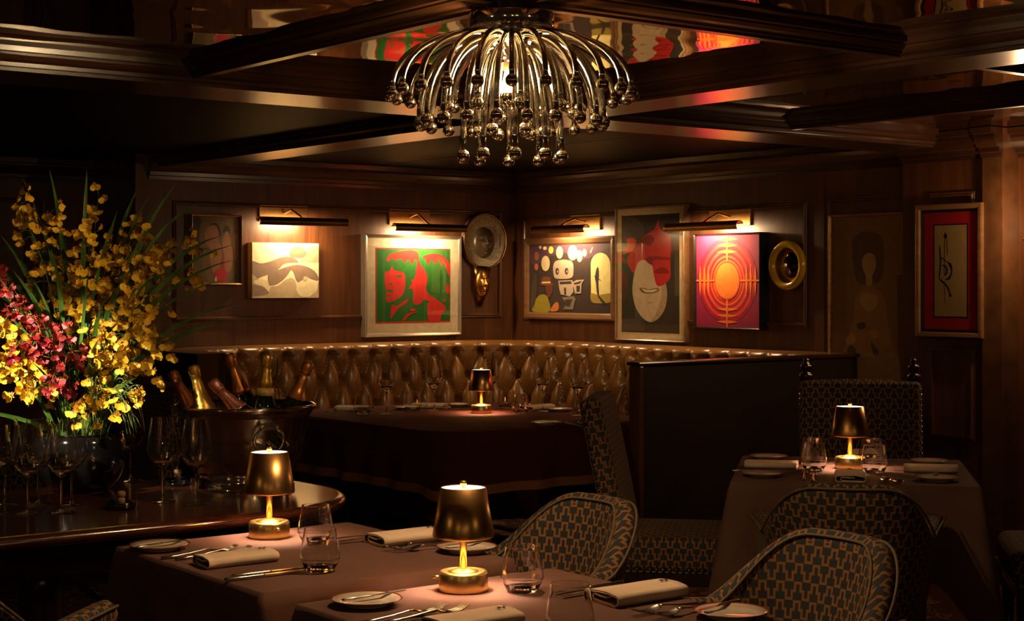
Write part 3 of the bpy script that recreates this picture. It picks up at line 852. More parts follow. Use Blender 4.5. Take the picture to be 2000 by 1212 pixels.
# ================================================================== glassware, china, cutlery
def fine(prof, step=0.006):
    out = []
    for p, q in zip(prof, prof[1:]):
        L = math.hypot(q[0] - p[0], q[1] - p[1]); m = max(1, int(L / step))
        if L > 0.003: m = max(m, 3)
        ts = [i / m for i in range(m)]
        if L > 0.003: ts = sorted(set([0.0, min(0.2, 0.0006 / L), 1 - min(0.2, 0.0006 / L)] + ts))
        out += [(p[0] + (q[0] - p[0]) * t, p[1] + (q[1] - p[1]) * t) for t in ts]
    return out + [prof[-1]]
def shell(prof, th):
    out = list(prof); inn = [(max(0.0, r - th), z + (th if r < 0.012 else 0)) for r, z in reversed(prof)]
    return out + inn
def glass_bowl_round():
    pr = [(0.0045, 0.104), (0.010, 0.108), (0.028, 0.121), (0.043, 0.139), (0.0495, 0.158), (0.0495, 0.174), (0.0445, 0.212), (0.0358, 0.262)]
    return MB().lathe(fine(pr + [(0.0349, 0.262), (0.0436, 0.212), (0.0486, 0.174), (0.0486, 0.158), (0.042, 0.140), (0.027, 0.123), (0.0, 0.112)]), 36)
def glass_bowl_angular():
    pr = [(0.0045, 0.120), (0.012, 0.130), (0.034, 0.154), (0.050, 0.176), (0.0525, 0.186), (0.050, 0.205), (0.0410, 0.288)]
    return MB().lathe(fine(pr + [(0.0400, 0.288), (0.049, 0.205), (0.0515, 0.186), (0.049, 0.178), (0.033, 0.157), (0.0, 0.134)]), 36)
def glass_stem(h): return MB().lathe([(0.0095, 0.0035), (0.0048, 0.012), (0.0036, 0.03), (0.0034, h - 0.02), (0.0045, h)], 14)
def glass_foot(): return MB().lathe([(0.0, 0.0), (0.040, 0.0), (0.041, 0.0012), (0.030, 0.0035), (0.008, 0.0065), (0.0, 0.0065)], 28)
def wine_glass(label, loc, angular=False, group='stemmed wine glasses', rz=0.0):
    t = thing('wine_glass', label, 'glass', loc, rz, group)
    part('bowl', 'wg_bowl%d' % angular, glass_bowl_angular if angular else glass_bowl_round, M['glass'], t)
    part('stem', 'wg_stem%d' % angular, lambda: glass_stem(0.12 if angular else 0.104), M['glass'], t)
    part('foot', 'wg_foot', glass_foot, M['glass'], t)
    return t
def tumbler(label, loc, group='water tumblers'):
    o = part('water_tumbler', 'tb_wall', lambda: MB().lathe(fine([(0.0, 0.0), (0.034, 0.0), (0.037, 0.004), (0.046, 0.020), (0.0508, 0.033), (0.0495, 0.044), (0.0395, 0.106), (0.0385, 0.106), (0.0483, 0.044), (0.0495, 0.034), (0.0445, 0.021), (0.036, 0.013), (0.0, 0.0115)]), 40), M['glass'], None, loc=loc)
    return tag(o, label, 'glass', group)
def bread_plate(label, loc, group='bread plates'):
    t = thing('bread_plate', label, 'plate', loc, 0, group)
    part('dish', 'bp_dish', lambda: MB().lathe([(0.0, 0.004), (0.052, 0.004), (0.056, 0.006), (0.080, 0.0145), (0.0805, 0.0160), (0.055, 0.0085), (0.050, 0.0068), (0.0, 0.0066)], 40), M['china'], t)
    part('foot_ring', 'bp_foot', lambda: MB().lathe([(0.044, 0.005), (0.046, 0.0), (0.049, 0.0), (0.050, 0.005)], 32, cap=False), M['china'], t)
    part('rim_band', 'bp_rim', lambda: MB().lathe([(0.0765, 0.01485), (0.0806, 0.01625), (0.0812, 0.0156), (0.0806, 0.0145)], 40, cap=False), M['china_rim'], t)
    return t
def knife_handle(): return MB().tube([(0, -0.110, 0.006), (0, -0.104, 0.006), (0, -0.06, 0.006), (0, -0.012, 0.006), (0, -0.004, 0.006), (0, 0.0, 0.006)], [0.003, 0.0068, 0.0060, 0.0048, 0.0062, 0.004], 10, flat=0.62, up=(0, 0, 1))
def knife_blade():
    pts = [(-0.005, 0.0), (-0.0055, 0.09), (-0.003, 0.108), (0.002, 0.115), (0.007, 0.10), (0.009, 0.07), (0.007, 0.012), (0.005, 0.0)]
    return MB().prism(pts, 0.005, 0.0068)
def knife(label, loc, ang, group='table knives', dz=0.0, s=1.0):
    t = thing('table_knife', label, 'knife', (loc[0], loc[1], loc[2] + dz), ang - PI / 2, group)
    part('handle', 'kn_handle', knife_handle, M['cutlery'], t, scale=(s, s, s)); part('blade', 'kn_blade', knife_blade, M['cutlery'], t, scale=(s, s, s))
    return t
def fork_handle(): return MB().tube([(0, -0.10, 0.004), (0, -0.07, 0.005), (0, -0.02, 0.009), (0, 0.02, 0.014), (0, 0.035, 0.014)], [0.0075, 0.0065, 0.0040, 0.0034, 0.005], 8, flat=0.5)
def fork_head():
    mb = MB()
    def fn(u, v):
        x = (u - .5) * (0.014 + 0.012 * math.sin(min(1, v * 1.6) * PI / 2)); y = 0.033 + 0.032 * v
        return (x, y, 0.014 - 0.008 * math.sin(v * PI / 2) + 0.002 * (2 * u - 1) ** 2)
    mb.grid(fn, 7, 6); mb.grid(lambda u, v: Vector(fn(u, v)) - Vector((0, 0, 0.0016)), 7, 6, flip=True)
    for k in range(4):
        x = -0.0108 + 0.0072 * k
        mb.tube([(x, 0.062, 0.0065), (x, 0.08, 0.006), (x * 0.97, 0.10, 0.010), (x * 0.95, 0.116, 0.018)], [0.0021, 0.0019, 0.0017, 0.0010], 6)
    return mb
def fork(label, loc, ang, group='table forks', dz=0.0):
    t = thing('table_fork', label, 'fork', (loc[0], loc[1], loc[2] + dz), ang - PI / 2, group)
    part('handle', 'fk_handle', fork_handle, M['cutlery'], t); part('tines', 'fk_head', fork_head, M['cutlery'], t)
    return t
def spoon(label, loc, ang, group='spoons'):
    t = thing('table_spoon', label, 'spoon', loc, ang - PI / 2, group)
    part('handle', 'fk_handle', fork_handle, M['steel'], t)
    part('bowl', 'sp_bowl', lambda: MB().grid(lambda u, v: (0.021 * math.cos(2 * PI * u) * math.sin(v * PI / 2), 0.066 + 0.034 * math.sin(2 * PI * u) * math.sin(v * PI / 2), 0.004 + 0.010 * math.sin(v * PI / 2) ** 2), 24, 7, cu=True), M['chrome'], t)
    return t
def napkin_roll(L=0.20, W=0.112, H=0.032):
    # flattened spiral strip
    path = []
    def arc(cx, cz, r, t0, t1, n): return [(cx + r * math.cos(t0 + (t1 - t0) * i / n), cz + r * math.sin(t0 + (t1 - t0) * i / n)) for i in range(n + 1)]
    hw = W / 2
    path += [(-hw * 0.25, 0.0165), (hw * 0.35, 0.0170)] + arc(hw - 0.026, 0.0115, 0.0058, PI / 2, -PI / 2, 6)[0:] + [(0, 0.0050), (-hw + 0.02, 0.0048)]
    path += arc(-hw + 0.014, 0.0130, 0.0100, -PI / 2, -3 * PI / 2, 8) + [(-hw * 0.3, H - 0.006), (hw * 0.3, H - 0.0075)] + arc(hw - 0.0115, 0.0115, 0.0108, PI / 2, -PI / 2, 8) + [(0.0, 0.0008), (-hw + 0.012, 0.0008)]
    th = 0.0042
    mb = MB(); n = len(path); NL = 9; vs = []
    for k in range(NL):
        x = -L / 2 + L * k / (NL - 1)
        wob = 1 + 0.02 * math.sin(k * 1.3); e = 1.0
        for side in (1, -1):
            for i in range(n):
                a_, b_ = path[max(0, i - 1)], path[min(n - 1, i + 1)]
                dx, dz = b_[0] - a_[0], b_[1] - a_[1]; l = math.hypot(dx, dz) or 1
                vs.append((x + 0.004 * math.sin(path[i][0] * 40), (path[i][0] - dz / l * th / 2 * side) * wob, max(0.0003, path[i][1] + dx / l * th / 2 * side)))
    ring = 2 * n; fs = []
    for k in range(NL - 1):
        for i in range(n - 1):
            fs.append((k * ring + i, k * ring + i + 1, (k + 1) * ring + i + 1, (k + 1) * ring + i))
            fs.append((k * ring + n + i + 1, k * ring + n + i, (k + 1) * ring + n + i, (k + 1) * ring + n + i + 1))
        for i in (0, n - 1): fs.append((k * ring + i, k * ring + n + i, (k + 1) * ring + n + i, (k + 1) * ring + i))
    for k in (0, NL - 1):
        for i in range(n - 1): fs.append((k * ring + i, k * ring + i + 1, k * ring + n + i + 1, k * ring + n + i))
    return mb.add(vs, fs)
def monogram():
    mb = MB()
    z = 0.0305
    mb.tube([(0.062, -0.008, z), (0.066, 0.000, z), (0.070, 0.010, z), (0.074, 0.004, z)], 0.0016, 5, flat=0.4)
    mb.tube([(0.074, 0.004, z), (0.078, -0.006, z), (0.083, 0.003, z), (0.087, 0.011, z)], 0.0016, 5, flat=0.4)
    mb.tube([(0.060, 0.004, z), (0.072, -0.001, z), (0.090, 0.006, z)], 0.0011, 5, flat=0.4)
    return mb
def napkin(label, loc, ang, group='folded napkins', s=1.0):
    t = thing('folded_napkin', label, 'napkin', loc, ang, group)
    part('folded_linen', 'napkin_roll', napkin_roll, M['napkin'], t, scale=(s, s, s))
    part('monogram', 'napkin_mono', monogram, M['thread'], t, scale=(s, s, s))
    return t
def on(px, py, z=TT): return onz(px, py, z + 0.0005)
def ang(p, q, z=TT):
    a_, b_ = onz(p[0], p[1], z), onz(q[0], q[1], z); return math.atan2(b_.y - a_.y, b_.x - a_.x)
# table beside the sideboard
tumbler('water tumbler beside the knife blade tips on the sideboard table', on(625, 1114))
tumbler('water tumbler just behind another, beside the lamp of the sideboard table', on(617, 1060))
bread_plate('bread plate with oxblood rim on the far corner of the sideboard table', on(312, 1072))
bread_plate('bread plate behind the lamp stem, against the tub chair arm', on(912, 1076))
knife('butter knife lying across the plate on the sideboard table corner', on(318, 1071), ang((275, 1078), (360, 1064)) , 'butter knives', 0.011, 0.8)
knife('butter knife lying across the plate by the tub chair arm', on(905, 1072), ang((950, 1064), (850, 1075)), 'butter knives', 0.011, 0.8)
napkin('folded ecru napkin between forks and knives on the sideboard table', on(462, 1098), TH)
napkin('folded ecru napkin with dark monogram behind the near lamp, by the knives', on(795, 1056), TH, s=1.08)
fork('table fork with tines resting on the napkin of the sideboard table, outer one', on(385, 1084), TH)
fork('table fork with tines resting on the napkin of the sideboard table, inner one', on(412, 1086), TH)
knife('outer knife at the folded napkin on the sideboard table', on(517, 1126), TH)
knife('inner knife at the folded napkin on the sideboard table', on(530, 1119), TH)
knife('outer knife beside the monogrammed napkin behind the near lamp', on(715, 1049), TH + PI, 'table knives', 0.001)
knife('inner knife beside the monogrammed napkin behind the near lamp', on(732, 1054), TH + PI)
fork('fork nearest the plate behind the near lamp', on(842, 1072), TH + PI * 0.97)
fork('fork nearest the monogrammed napkin behind the near lamp', on(818, 1068), TH + PI)
# near table
tumbler('water tumbler right of the near lamp, standing in its light', on(1020, 1154))
tumbler('water tumbler at the very front edge of the near table', onz(1113, 1240, TT))
bread_plate('bread plate with butter knife on the left corner of the near table', on(716, 1180))
bread_plate('bread plate at the right corner of the near table, before the tub chair', on(1428, 1204))
knife('butter knife lying across the plate beside the near lamp', on(730, 1175), ang((680, 1186), (790, 1168)), 'butter knives', 0.011, 0.8)
knife('butter knife lying across the plate before the tub chair', on(1400, 1196), ang((1440, 1184), (1350, 1208)), 'butter knives', 0.011, 0.8)
napkin('folded ecru napkin with black monogram before the near tub chair', on(1247, 1168), TH, s=1.08)
napkin('folded ecru napkin below the near lamp, beside the upturned forks', onz(925, 1222, TT), TH)
fork('outer fork with raised tines on the near table', on(782, 1207), TH)
fork('inner fork with raised tines on the near table', on(826, 1207), TH)
knife('outer knife pointing at the near napkin monogram', on(1150, 1151), TH + PI)
knife('inner knife pointing at the near napkin monogram', on(1168, 1158), TH + PI)
fork('fork lying between the near monogrammed napkin and the plate', on(1310, 1190), TH + PI)
fork('fork crossing towards the plate before the tub chair', on(1345, 1196), TH + PI * 1.03)
# portrait table
tumbler('front water tumbler left of the lamp on the portrait table', on(1590, 918), )
tumbler('rear water tumbler left of the lamp on the portrait table', on(1588, 905))
tumbler('front water tumbler right of the lamp on the portrait table', on(1708, 922))
tumbler('rear water tumbler right of the lamp on the portrait table', on(1702, 908))
bread_plate('bread plate on the portrait table corner toward the partition, front one', on(1489, 930))
bread_plate('bread plate behind the napkin toward the partition', on(1500, 896))
bread_plate('bread plate on the portrait table corner toward the pilaster, front one', on(1830, 938))
bread_plate('bread plate behind the napkin toward the pilaster', on(1815, 905))
napkin('folded napkin lying lengthwise on the partition side of the portrait table', on(1507, 912), T4R)
napkin('folded napkin lying lengthwise on the pilaster side of the portrait table', on(1818, 920), T4R)
napkin('folded napkin with rolled end showing, before the portrait table lamp', on(1661, 935), T4R + PI / 2, s=1.0)
napkin('folded napkin behind the portrait table lamp, before the high chair', on(1690, 893), T4R + PI / 2)
fork('fork on the portrait table, left of the rolled napkin', on(1571, 932), T4R + PI / 2)
fork('second fork beside the rolled napkin on the portrait table', on(1588, 936), T4R + PI / 2)
spoon('outer spoon right of the rolled napkin on the portrait table', on(1752, 941), T4R - PI / 2)
spoon('inner spoon right of the rolled napkin on the portrait table', on(1728, 938), T4R - PI / 2)
knife('butter knife leaning over the plate toward the pilaster', on(1790, 930), T4R + PI * 0.85, 'butter knives', 0.012, 0.8)
knife('butter knife across the front plate toward the partition', on(1475, 927), T4R + 0.1, 'butter knives', 0.011, 0.8)
# booth table
wine_glass('angular wine glass on the booth table, between tumbler and bread plate toward the abstract painting', on(755, 808), True, 'angular wine glasses on the booth table')
wine_glass('angular wine glass on the booth table, beside the napkin left of its lamp', on(848, 801), True, 'angular wine glasses on the booth table')
wine_glass('angular wine glass directly behind the booth table lamp', on(957, 798), True, 'angular wine glasses on the booth table')
wine_glass('angular wine glass on the booth table, behind the napkin right of its lamp', on(1060, 803), True, 'angular wine glasses on the booth table')
wine_glass('angular wine glass on the booth table nearest the high back chair', on(1128, 811), True, 'angular wine glasses on the booth table')
tumbler('water tumbler on the booth table beside the outermost napkin', on(708, 808))
tumbler('water tumbler on the booth table before the green and red print', on(806, 801))
tumbler('water tumbler on the booth table behind the lamp base', on(990, 797))
tumbler('water tumbler on the booth table right of its lamp', on(1016, 806))
bread_plate('bread plate on the booth table behind the first wine glass', on(795, 799))
bread_plate('bread plate on the booth table near the lamp, sofa side', on(894, 793))
bread_plate('bread plate on the booth table between the two right wine glasses', on(1092, 802))
bread_plate('bread plate on the booth table edge toward the tub chair', on(1066, 829))
napkin('folded napkin at the bucket end of the booth table', on(692, 801), TH + 2.3)
napkin('folded napkin on the booth table left of its lamp', on(842, 796), TH + PI / 2 + .6)
napkin('folded napkin on the booth table right of its lamp', on(1050, 799), TH + .2)
napkin('folded napkin on the booth table beside the high back chair', on(1160, 824), TH + .3)
fork('fork on the booth table beside the bucket end napkin', on(668, 806), TH + 2.3)
fork('fork on the booth table edge between plate and napkin', on(1112, 831), TH + PI / 2)
# ================================================================== sideboard and what stands on it
CT = 0.78
sb = thing('sideboard_table', 'long polished mahogany service table with rounded end and moulded edge', 'table', (0, 0, 0), TH)
Wb, Db, Rb = 2.60, 0.99, 0.46
sbx, sby = 2.775 - Wb / 2, 4.20 + Db / 2
def edge_ring(prof):
    P = rrect(Wb, Db, Rb, 0.03); n = len(P); vs = []
    for ins, z in prof:
        for x, y, nx, ny in P: vs.append((sbx + x - nx * ins, sby + y - ny * ins, z))
    fs = [(j * n + i, j * n + (i + 1) % n, (j + 1) * n + (i + 1) % n, (j + 1) * n + i) for j in range(len(prof) - 1) for i in range(n)]
    return vs, fs, n
vs, fs, n = edge_ring([(0.035, CT - 0.034), (0.035, CT)])
mb = MB(); mb.add(vs, fs + [[n + i for i in range(n)], list(range(n - 1, -1, -1))], sm=False)
put('tabletop', mb.mesh('sideboard_top', [M['wood_red']]), sb)
vs, fs, n = edge_ring([(0.036, CT - 0.036), (0.016, CT - 0.038), (0.006, CT - 0.032), (0.0, CT - 0.020), (0.003, CT - 0.010), (0.012, CT - 0.003), (0.022, CT + 0.0005), (0.036, CT)])
put('edge_moulding', MB().add(vs, fs).mesh('sideboard_edge', [M['wood_red']]), sb)
P_ = rrect(Wb - 0.30, Db - 0.26, Rb - 0.14, 0.05)
put('apron', MB().prism([(sbx + p[0], sby + p[1]) for p in P_], CT - 0.14, CT - 0.034).mesh('sideboard_apron', [M['wood_leg']]), sb)
def sb_leg(): return MB().lathe([(0.0, 0.0), (0.05, 0.0), (0.055, 0.04), (0.035, 0.10), (0.045, 0.22), (0.062, 0.40), (0.058, 0.58), (0.066, CT - 0.14), (0, CT - 0.14)], 20)
for a_, b_ in ((1.72, 4.50), (2.25, 4.92), (0.75, 4.45), (0.75, 4.92)):
    part('leg', 'sideboard_leg', sb_leg, M['wood_leg'], sb, loc=(a_, b_, 0))
def onc(px, py): return onz(px, py, CT + 0.001)
g_l = 'stemmed glasses lined up on the sideboard'
for px, py, lab in ((55, 1001, 'middle wine glass of the front row, in the cluster before the vase'), (120, 1000, 'front row wine glass of the cluster, next to the front black dish'), (-10, 1002, 'front row wine glass of the cluster, furthest from the black dish'),
        (75, 984, 'middle wine glass of the rear row, close against the vase'), (140, 985, 'rear row wine glass of the cluster, in front of the vase centre'), (10, 983, 'rear row wine glass of the cluster, furthest from the vase')):
    wine_glass(lab, onc(px, py), False, g_l)
wine_glass('round bowled wine glass standing free between vase and champagne bucket', onc(318, 978), False, g_l)
wine_glass('round bowled wine glass standing in front of the champagne bucket', onc(383, 983), False, g_l)
wine_glass('round bowled wine glass half hidden behind the black vase', onc(255, 938), False, g_l)
def coaster(label, loc):
    t = thing('black_dish', label, 'dish', loc)
    part('dish', 'dish_body', lambda: MB().lathe([(0, 0), (0.040, 0), (0.046, 0.004), (0.047, 0.018), (0.045, 0.019), (0.043, 0.008), (0, 0.007)], 32), M['black_glass'], t)
    part('rim', 'dish_rim', lambda: MB().lathe([(0.0452, 0.0185), (0.0474, 0.0185), (0.0474, 0.0205), (0.0452, 0.0205)], 32, closed=True), M['black_glass'], t)
    ck = thing('champagne_cork', 'brown champagne cork standing in the ' + ('front' if 'front' in label else 'rear') + ' black dish', 'cork', (loc[0], loc[1], loc[2] + 0.007))
    part('cork_body', 'cork_body', lambda: MB().lathe([(0, 0), (0.0115, 0), (0.0115, 0.022), (0.0095, 0.027), (0, 0.027)], 16), plain('cork', (0.14, 0.07, 0.03), 0.8, 0, 0.3, 120) if 'cork' not in bpy.data.materials else bpy.data.materials['cork'], ck)
    part('cork_head', 'cork_head', lambda: MB().lathe([(0, 0.027), (0.010, 0.027), (0.0135, 0.033), (0.013, 0.042), (0.007, 0.046), (0, 0.046)], 16), bpy.data.materials['cork'], ck)
coaster('front low black glass dish below the black vase', onc(237, 992))
coaster('rear low black glass dish behind the free standing wine glass', onc(347, 946))
# vase
VC = onc(158, 955)
vz = thing('flower_vase', 'round black glass vase holding the orchids', 'vase', VC)
part('vase_body', 'vase_body', lambda: MB().lathe([(0, 0), (0.085, 0), (0.100, 0.006), (0.128, 0.040), (0.146, 0.085), (0.149, 0.120), (0.145, 0.160), (0.136, 0.186), (0.133, 0.188), (0.130, 0.186), (0.139, 0.160), (0.142, 0.12), (0.12, 0.04), (0.0, 0.03)], 56), M['black_glass'], vz)
part('rim', 'vase_rim', lambda: MB().lathe([(0.129, 0.186), (0.1375, 0.186), (0.1375, 0.1905), (0.129, 0.1905)], 56, closed=True), M['black_glass'], vz)
# champagne bucket
BC = onc(478, 948)
bk = thing('champagne_bucket', 'large oval pewter champagne bucket with ring handles', 'bucket', BC)
part('bowl', 'bucket_bowl', lambda: MB().lathe([(0.150, 0.052), (0.172, 0.056), (0.186, 0.10), (0.203, 0.18), (0.215, 0.238), (0.222, 0.243), (0.236, 0.268), (0.237, 0.274), (0.232, 0.272), (0.219, 0.245), (0.205, 0.18), (0.175, 0.075), (0.0, 0.065)], 64), M['pewter'], bk)
part('foot_ring', 'bucket_foot', lambda: MB().lathe([(0.0, 0.0), (0.166, 0.0), (0.168, 0.004), (0.160, 0.010), (0.156, 0.044), (0.160, 0.052), (0.0, 0.052)], 64), M['chrome'], bk)
part('rim_band', 'bucket_rim', lambda: MB().lathe([(0.2365, 0.264), (0.2400, 0.268), (0.2400, 0.275), (0.2345, 0.2765), (0.2300, 0.274)], 64, cap=False), M['chrome'], bk)
for an in (-PI / 2 + 0.52, PI / 2 + 0.52):
    h_ = part('ring_handle', 'bucket_ring', lambda: MB().tube([(0.0, 0.050 * math.cos(t), -0.044 + 0.044 * math.sin(t)) for t in [2 * PI * i / 32 for i in range(32)]], 0.0055, 8, loop=True), M['chrome'], bk, loc=(0.228 * math.cos(an), 0.228 * math.sin(an), 0.215), rot=(0, 0.10, an))
    part('handle_bracket', 'bucket_bracket', lambda: MB().box(-0.032, 0.008, -0.026, 0.026, -0.010, 0.012, bev=0.004).ball((0.0, -0.026, 0.0), 0.010, 10, 6).ball((0, 0.026, 0), 0.010, 10, 6), M['chrome'], h_)
def bottle_body(): return MB().lathe([(0, 0), (0.038, 0), (0.043, 0.006), (0.044, 0.14), (0.041, 0.168), (0.030, 0.205), (0.020, 0.245), (0.0155, 0.275), (0.0145, 0.30), (0, 0.30)], 28)
def foil(z0):
    full = [(0.0452, 0.10), (0.0452, 0.14), (0.0422, 0.168), (0.0312, 0.205), (0.0212, 0.245), (0.0167, 0.275), (0.0160, 0.292)]
    pr = [p for p in full if p[1] >= z0]
    if z0 > 0.11:
        for p, q in zip(full, full[1:]):
            if p[1] < z0 <= q[1]:
                f_ = (z0 - p[1]) / (q[1] - p[1]); pr = [(p[0] + (q[0] - p[0]) * f_, z0)] + pr; break
    return MB().lathe(pr, 24)
def cap(): return MB().lathe([(0.0162, 0.290), (0.0180, 0.294), (0.0176, 0.302), (0.0192, 0.306), (0.0200, 0.318), (0.0185, 0.330), (0.0130, 0.336), (0, 0.337)], 20)
def wire(): return MB().tube([(0.0195 * math.cos(t), 0.0195 * math.sin(t), 0.300) for t in [2 * PI * i / 20 for i in range(20)]], 0.0016, 5, loop=True)
def bottle(label, top, low, dz, fkey, z0, lean=0.0, L=0.337):
    d = BC.y + dz
    T_ = Vector(((top[0] - CX) / F * d, d, EYE - (top[1] - HY) / F * d))
    Lw = Vector(((low[0] - CX) / F * d, d, EYE - (low[1] - HY) / F * d))
    ax = (T_ - Lw).normalized(); ax = (ax + Vector((0, lean, 0))).normalized()
    base = T_ - ax * L
    t = thing('champagne_bottle', label, 'bottle', base, 0, 'bottles in the champagne bucket')
    t.rotation_mode = 'QUATERNION'; t.rotation_quaternion = ax.to_track_quat('Z', 'Y')
    part('glass_body', 'bt_body', bottle_body, M['bottle'], t)
    part('foil', 'bt_foil%d' % int(z0 * 1000), lambda: foil(z0), M['foil_' + fkey], t)
    part('foil_cap', 'bt_cap', cap, M['foil_' + fkey], t)
    part('wire_ring', 'bt_wire', wire, M['brass'], t)
    return t
bottle('champagne bottle with worn copper foil leaning furthest toward the orchids', (334, 724), (372, 795), 0.04, 'copper', 0.19)
bottle('champagne bottle sheathed in gold foil', (376, 712), (398, 795), -0.07, 'gold', 0.10)
bottle('champagne bottle with pink foil tilted low in the bucket', (412, 742), (462, 795), -0.13, 'pink', 0.20)
bottle('champagne bottle with copper foil standing tall at the centre of the bucket', (446, 690), (480, 795), 0.12, 'copper', 0.19)
b5 = bottle('champagne bottle with a pale gold label band on its neck', (522, 690), (516, 795), -0.02, 'gold', 0.215)
part('neck_label', 'bt_neck_label', lambda: MB().lathe([(0.0338, 0.197), (0.0272, 0.222)], 24), plain('gold_paper_label', (0.62, 0.42, 0.14), 0.5, 0.2, 0.15, 40), b5)
bottle('champagne bottle with copper foil leaning toward the sofa', (604, 706), (572, 795), 0.07, 'orange', 0.205)

# ---- orchids
M['leaf'] = plain('blade_leaf', (0.060, 0.135, 0.018), 0.38, 0, 0.45, 14, coat=0.2)
M['stem'] = plain('green_stem', (0.11, 0.17, 0.03), 0.5, 0, 0.3, 30)
M['petal_y'] = plain('yellow_petal', (0.72, 0.44, 0.015), 0.55, 0, 0.25, 60)
M['petal_b'] = plain('spotted_petal', (0.40, 0.17, 0.015), 0.55, 0, 0.5, 160)
M['petal_r'] = plain('crimson_petal', (0.19, 0.003, 0.007), 0.5, 0, 0.4, 60)
M['petal_o'] = plain('orange_edge_petal', (0.40, 0.045, 0.015), 0.5, 0, 0.4, 90)
fl = thing('orchid_arrangement', 'tall bouquet of yellow and crimson orchid sprays with long grass blades', 'flowers', (VC.x, VC.y, CT + 0.15))
VS = VC.y / F
def fpt(px, py, dep): return Vector(((px - 158) * VS, dep, (862 - py) * VS + 0.03))
def blade(p0, p1, p2, w):
    mb = MB(); n = 12; side = (p2 - p0).cross(Vector((0, 1, 0.15)))
    if side.length < 1e-4: side = Vector((1, 0, 0))
    side.normalize(); vs = []
    for i in range(n + 1):
        t = i / n
        c = p0 * (1 - t) ** 2 + p1 * 2 * t * (1 - t) + p2 * t * t
        ww = w * (0.45 + 1.1 * t) * (1 - t ** 2.2) ** 0.9 * 0.75 + 0.0004
        vs += [c - side * ww, c + Vector((0, 0.25, 0.1)) * ww, c + side * ww]
    fs = []
    for i in range(n):
        for q in (0, 1): fs.append((3 * i + q, 3 * i + q + 1, 3 * i + 4 + q, 3 * i + 3 + q))
    mb.add(vs, fs); return mb
rnd = random.Random(21)
tips = [(88, 342, .05), (170, 345, .0), (215, 420, .1), (283, 385, .1), (250, 372, .15), (300, 398, .1), (338, 370, .05), (390, 400, .1), (430, 470, .05), (455, 490, .0), (462, 520, -.05), (470, 604, .0), (445, 640, .0), (420, 560, .1),
        (15, 420, .1), (40, 440, .05), (0, 470, .0), (-30, 480, .1), (80, 425, -.05), (95, 435, .05), (125, 500, -.15), (-60, 560, .0), (-20, 530, -.1), (-80, 620, -.1), (230, 460, -.1), (180, 470, -.12), (205, 540, -.2), (260, 560, -.15), (240, 600, -.25), (330, 480, .15), (-90, 500, .1), (60, 470, .2), (150, 400, .2), (320, 540, -.1), (290, 470, -.05), (110, 560, -.25), (-40, 700, -.2), (-70, 800, -.2), (345, 640, -.12), (20, 560, -.22), (70, 540, -.25)]
for k, (px, py, dep) in enumerate(tips):
    p2 = fpt(px, py, dep); p0 = Vector((rnd.uniform(-.06, .06), rnd.uniform(-.06, .04), -0.05))
    bend = 0.25 if abs(px - 158) > 180 else 0.10
    p1 = Vector((p2.x * (0.36 - bend * .3), p2.y * 0.4, p2.z * (0.62 + bend)))
    put('grass_blade', blade(p0, p1, p2, rnd.uniform(0.008, 0.015)).mesh('grass_blade', [M['leaf']]), fl)
for k in range(26):          # broad leaves and dense short blades near the rim
    px = rnd.uniform(40, 310); py = rnd.uniform(560, 760); dep = rnd.uniform(-.28, .1)
    p2 = fpt(px, py, dep); p0 = Vector((rnd.uniform(-.07, .07), rnd.uniform(-.08, .05), -0.05))
    p1 = Vector((p2.x * 0.3, p2.y * 0.5, p2.z * 0.7))
    put('grass_blade', blade(p0, p1, p2, rnd.uniform(0.010, 0.018)).mesh('grass_blade', [M['leaf']]), fl)
def flower(lip, pet, k):
    mb = MB(); R = random.Random(k)
    # two lobed lip
    pts = [(0, 0.002), (0.006, 0.003), (0.016, 0.000), (0.019, -0.008), (0.014, -0.016), (0.006, -0.018), (0.0, -0.014), (-0.006, -0.018), (-0.014, -0.016), (-0.019, -0.008), (-0.016, 0.000), (-0.006, 0.003)]
    vs = [(0, 0.001, -0.006)] + [(x * R.uniform(.9, 1.1), -0.004 - 0.35 * abs(x) + R.uniform(-.002, .002), z) for x, z in pts]
    fs = [(0, i, i % 12 + 1) for i in range(1, 13)]
    mb.add(vs, fs, mi=0)
    for a_ in (70, 110, 20, 160, 92):
        t = math.radians(a_ + R.uniform(-8, 8)); l = 0.013 if a_ != 92 else 0.015
        d = Vector((math.cos(t), R.uniform(-.3, .1), math.sin(t))); sd = Vector((-math.sin(t), 0, math.cos(t))) * 0.0036
        mb.add([(0, 0, 0), d * l * .5 + sd, d * l, d * l * .5 - sd], [(0, 1, 2, 3)], mi=1)
    mb.ball((0, -0.004, 0.002), 0.0028, 6, 4, mi=1)
    return mb
FM = {('y', k): flower(0, 1, k).mesh('orchid_flower', [M['petal_y'], M['petal_b']]) for k in range(4)}
FM.update({('r', k): flower(0, 1, k + 9).mesh('orchid_flower', [M['petal_r'], M['petal_o']]) for k in range(4)})
nf = 0; EXTRA = MB()
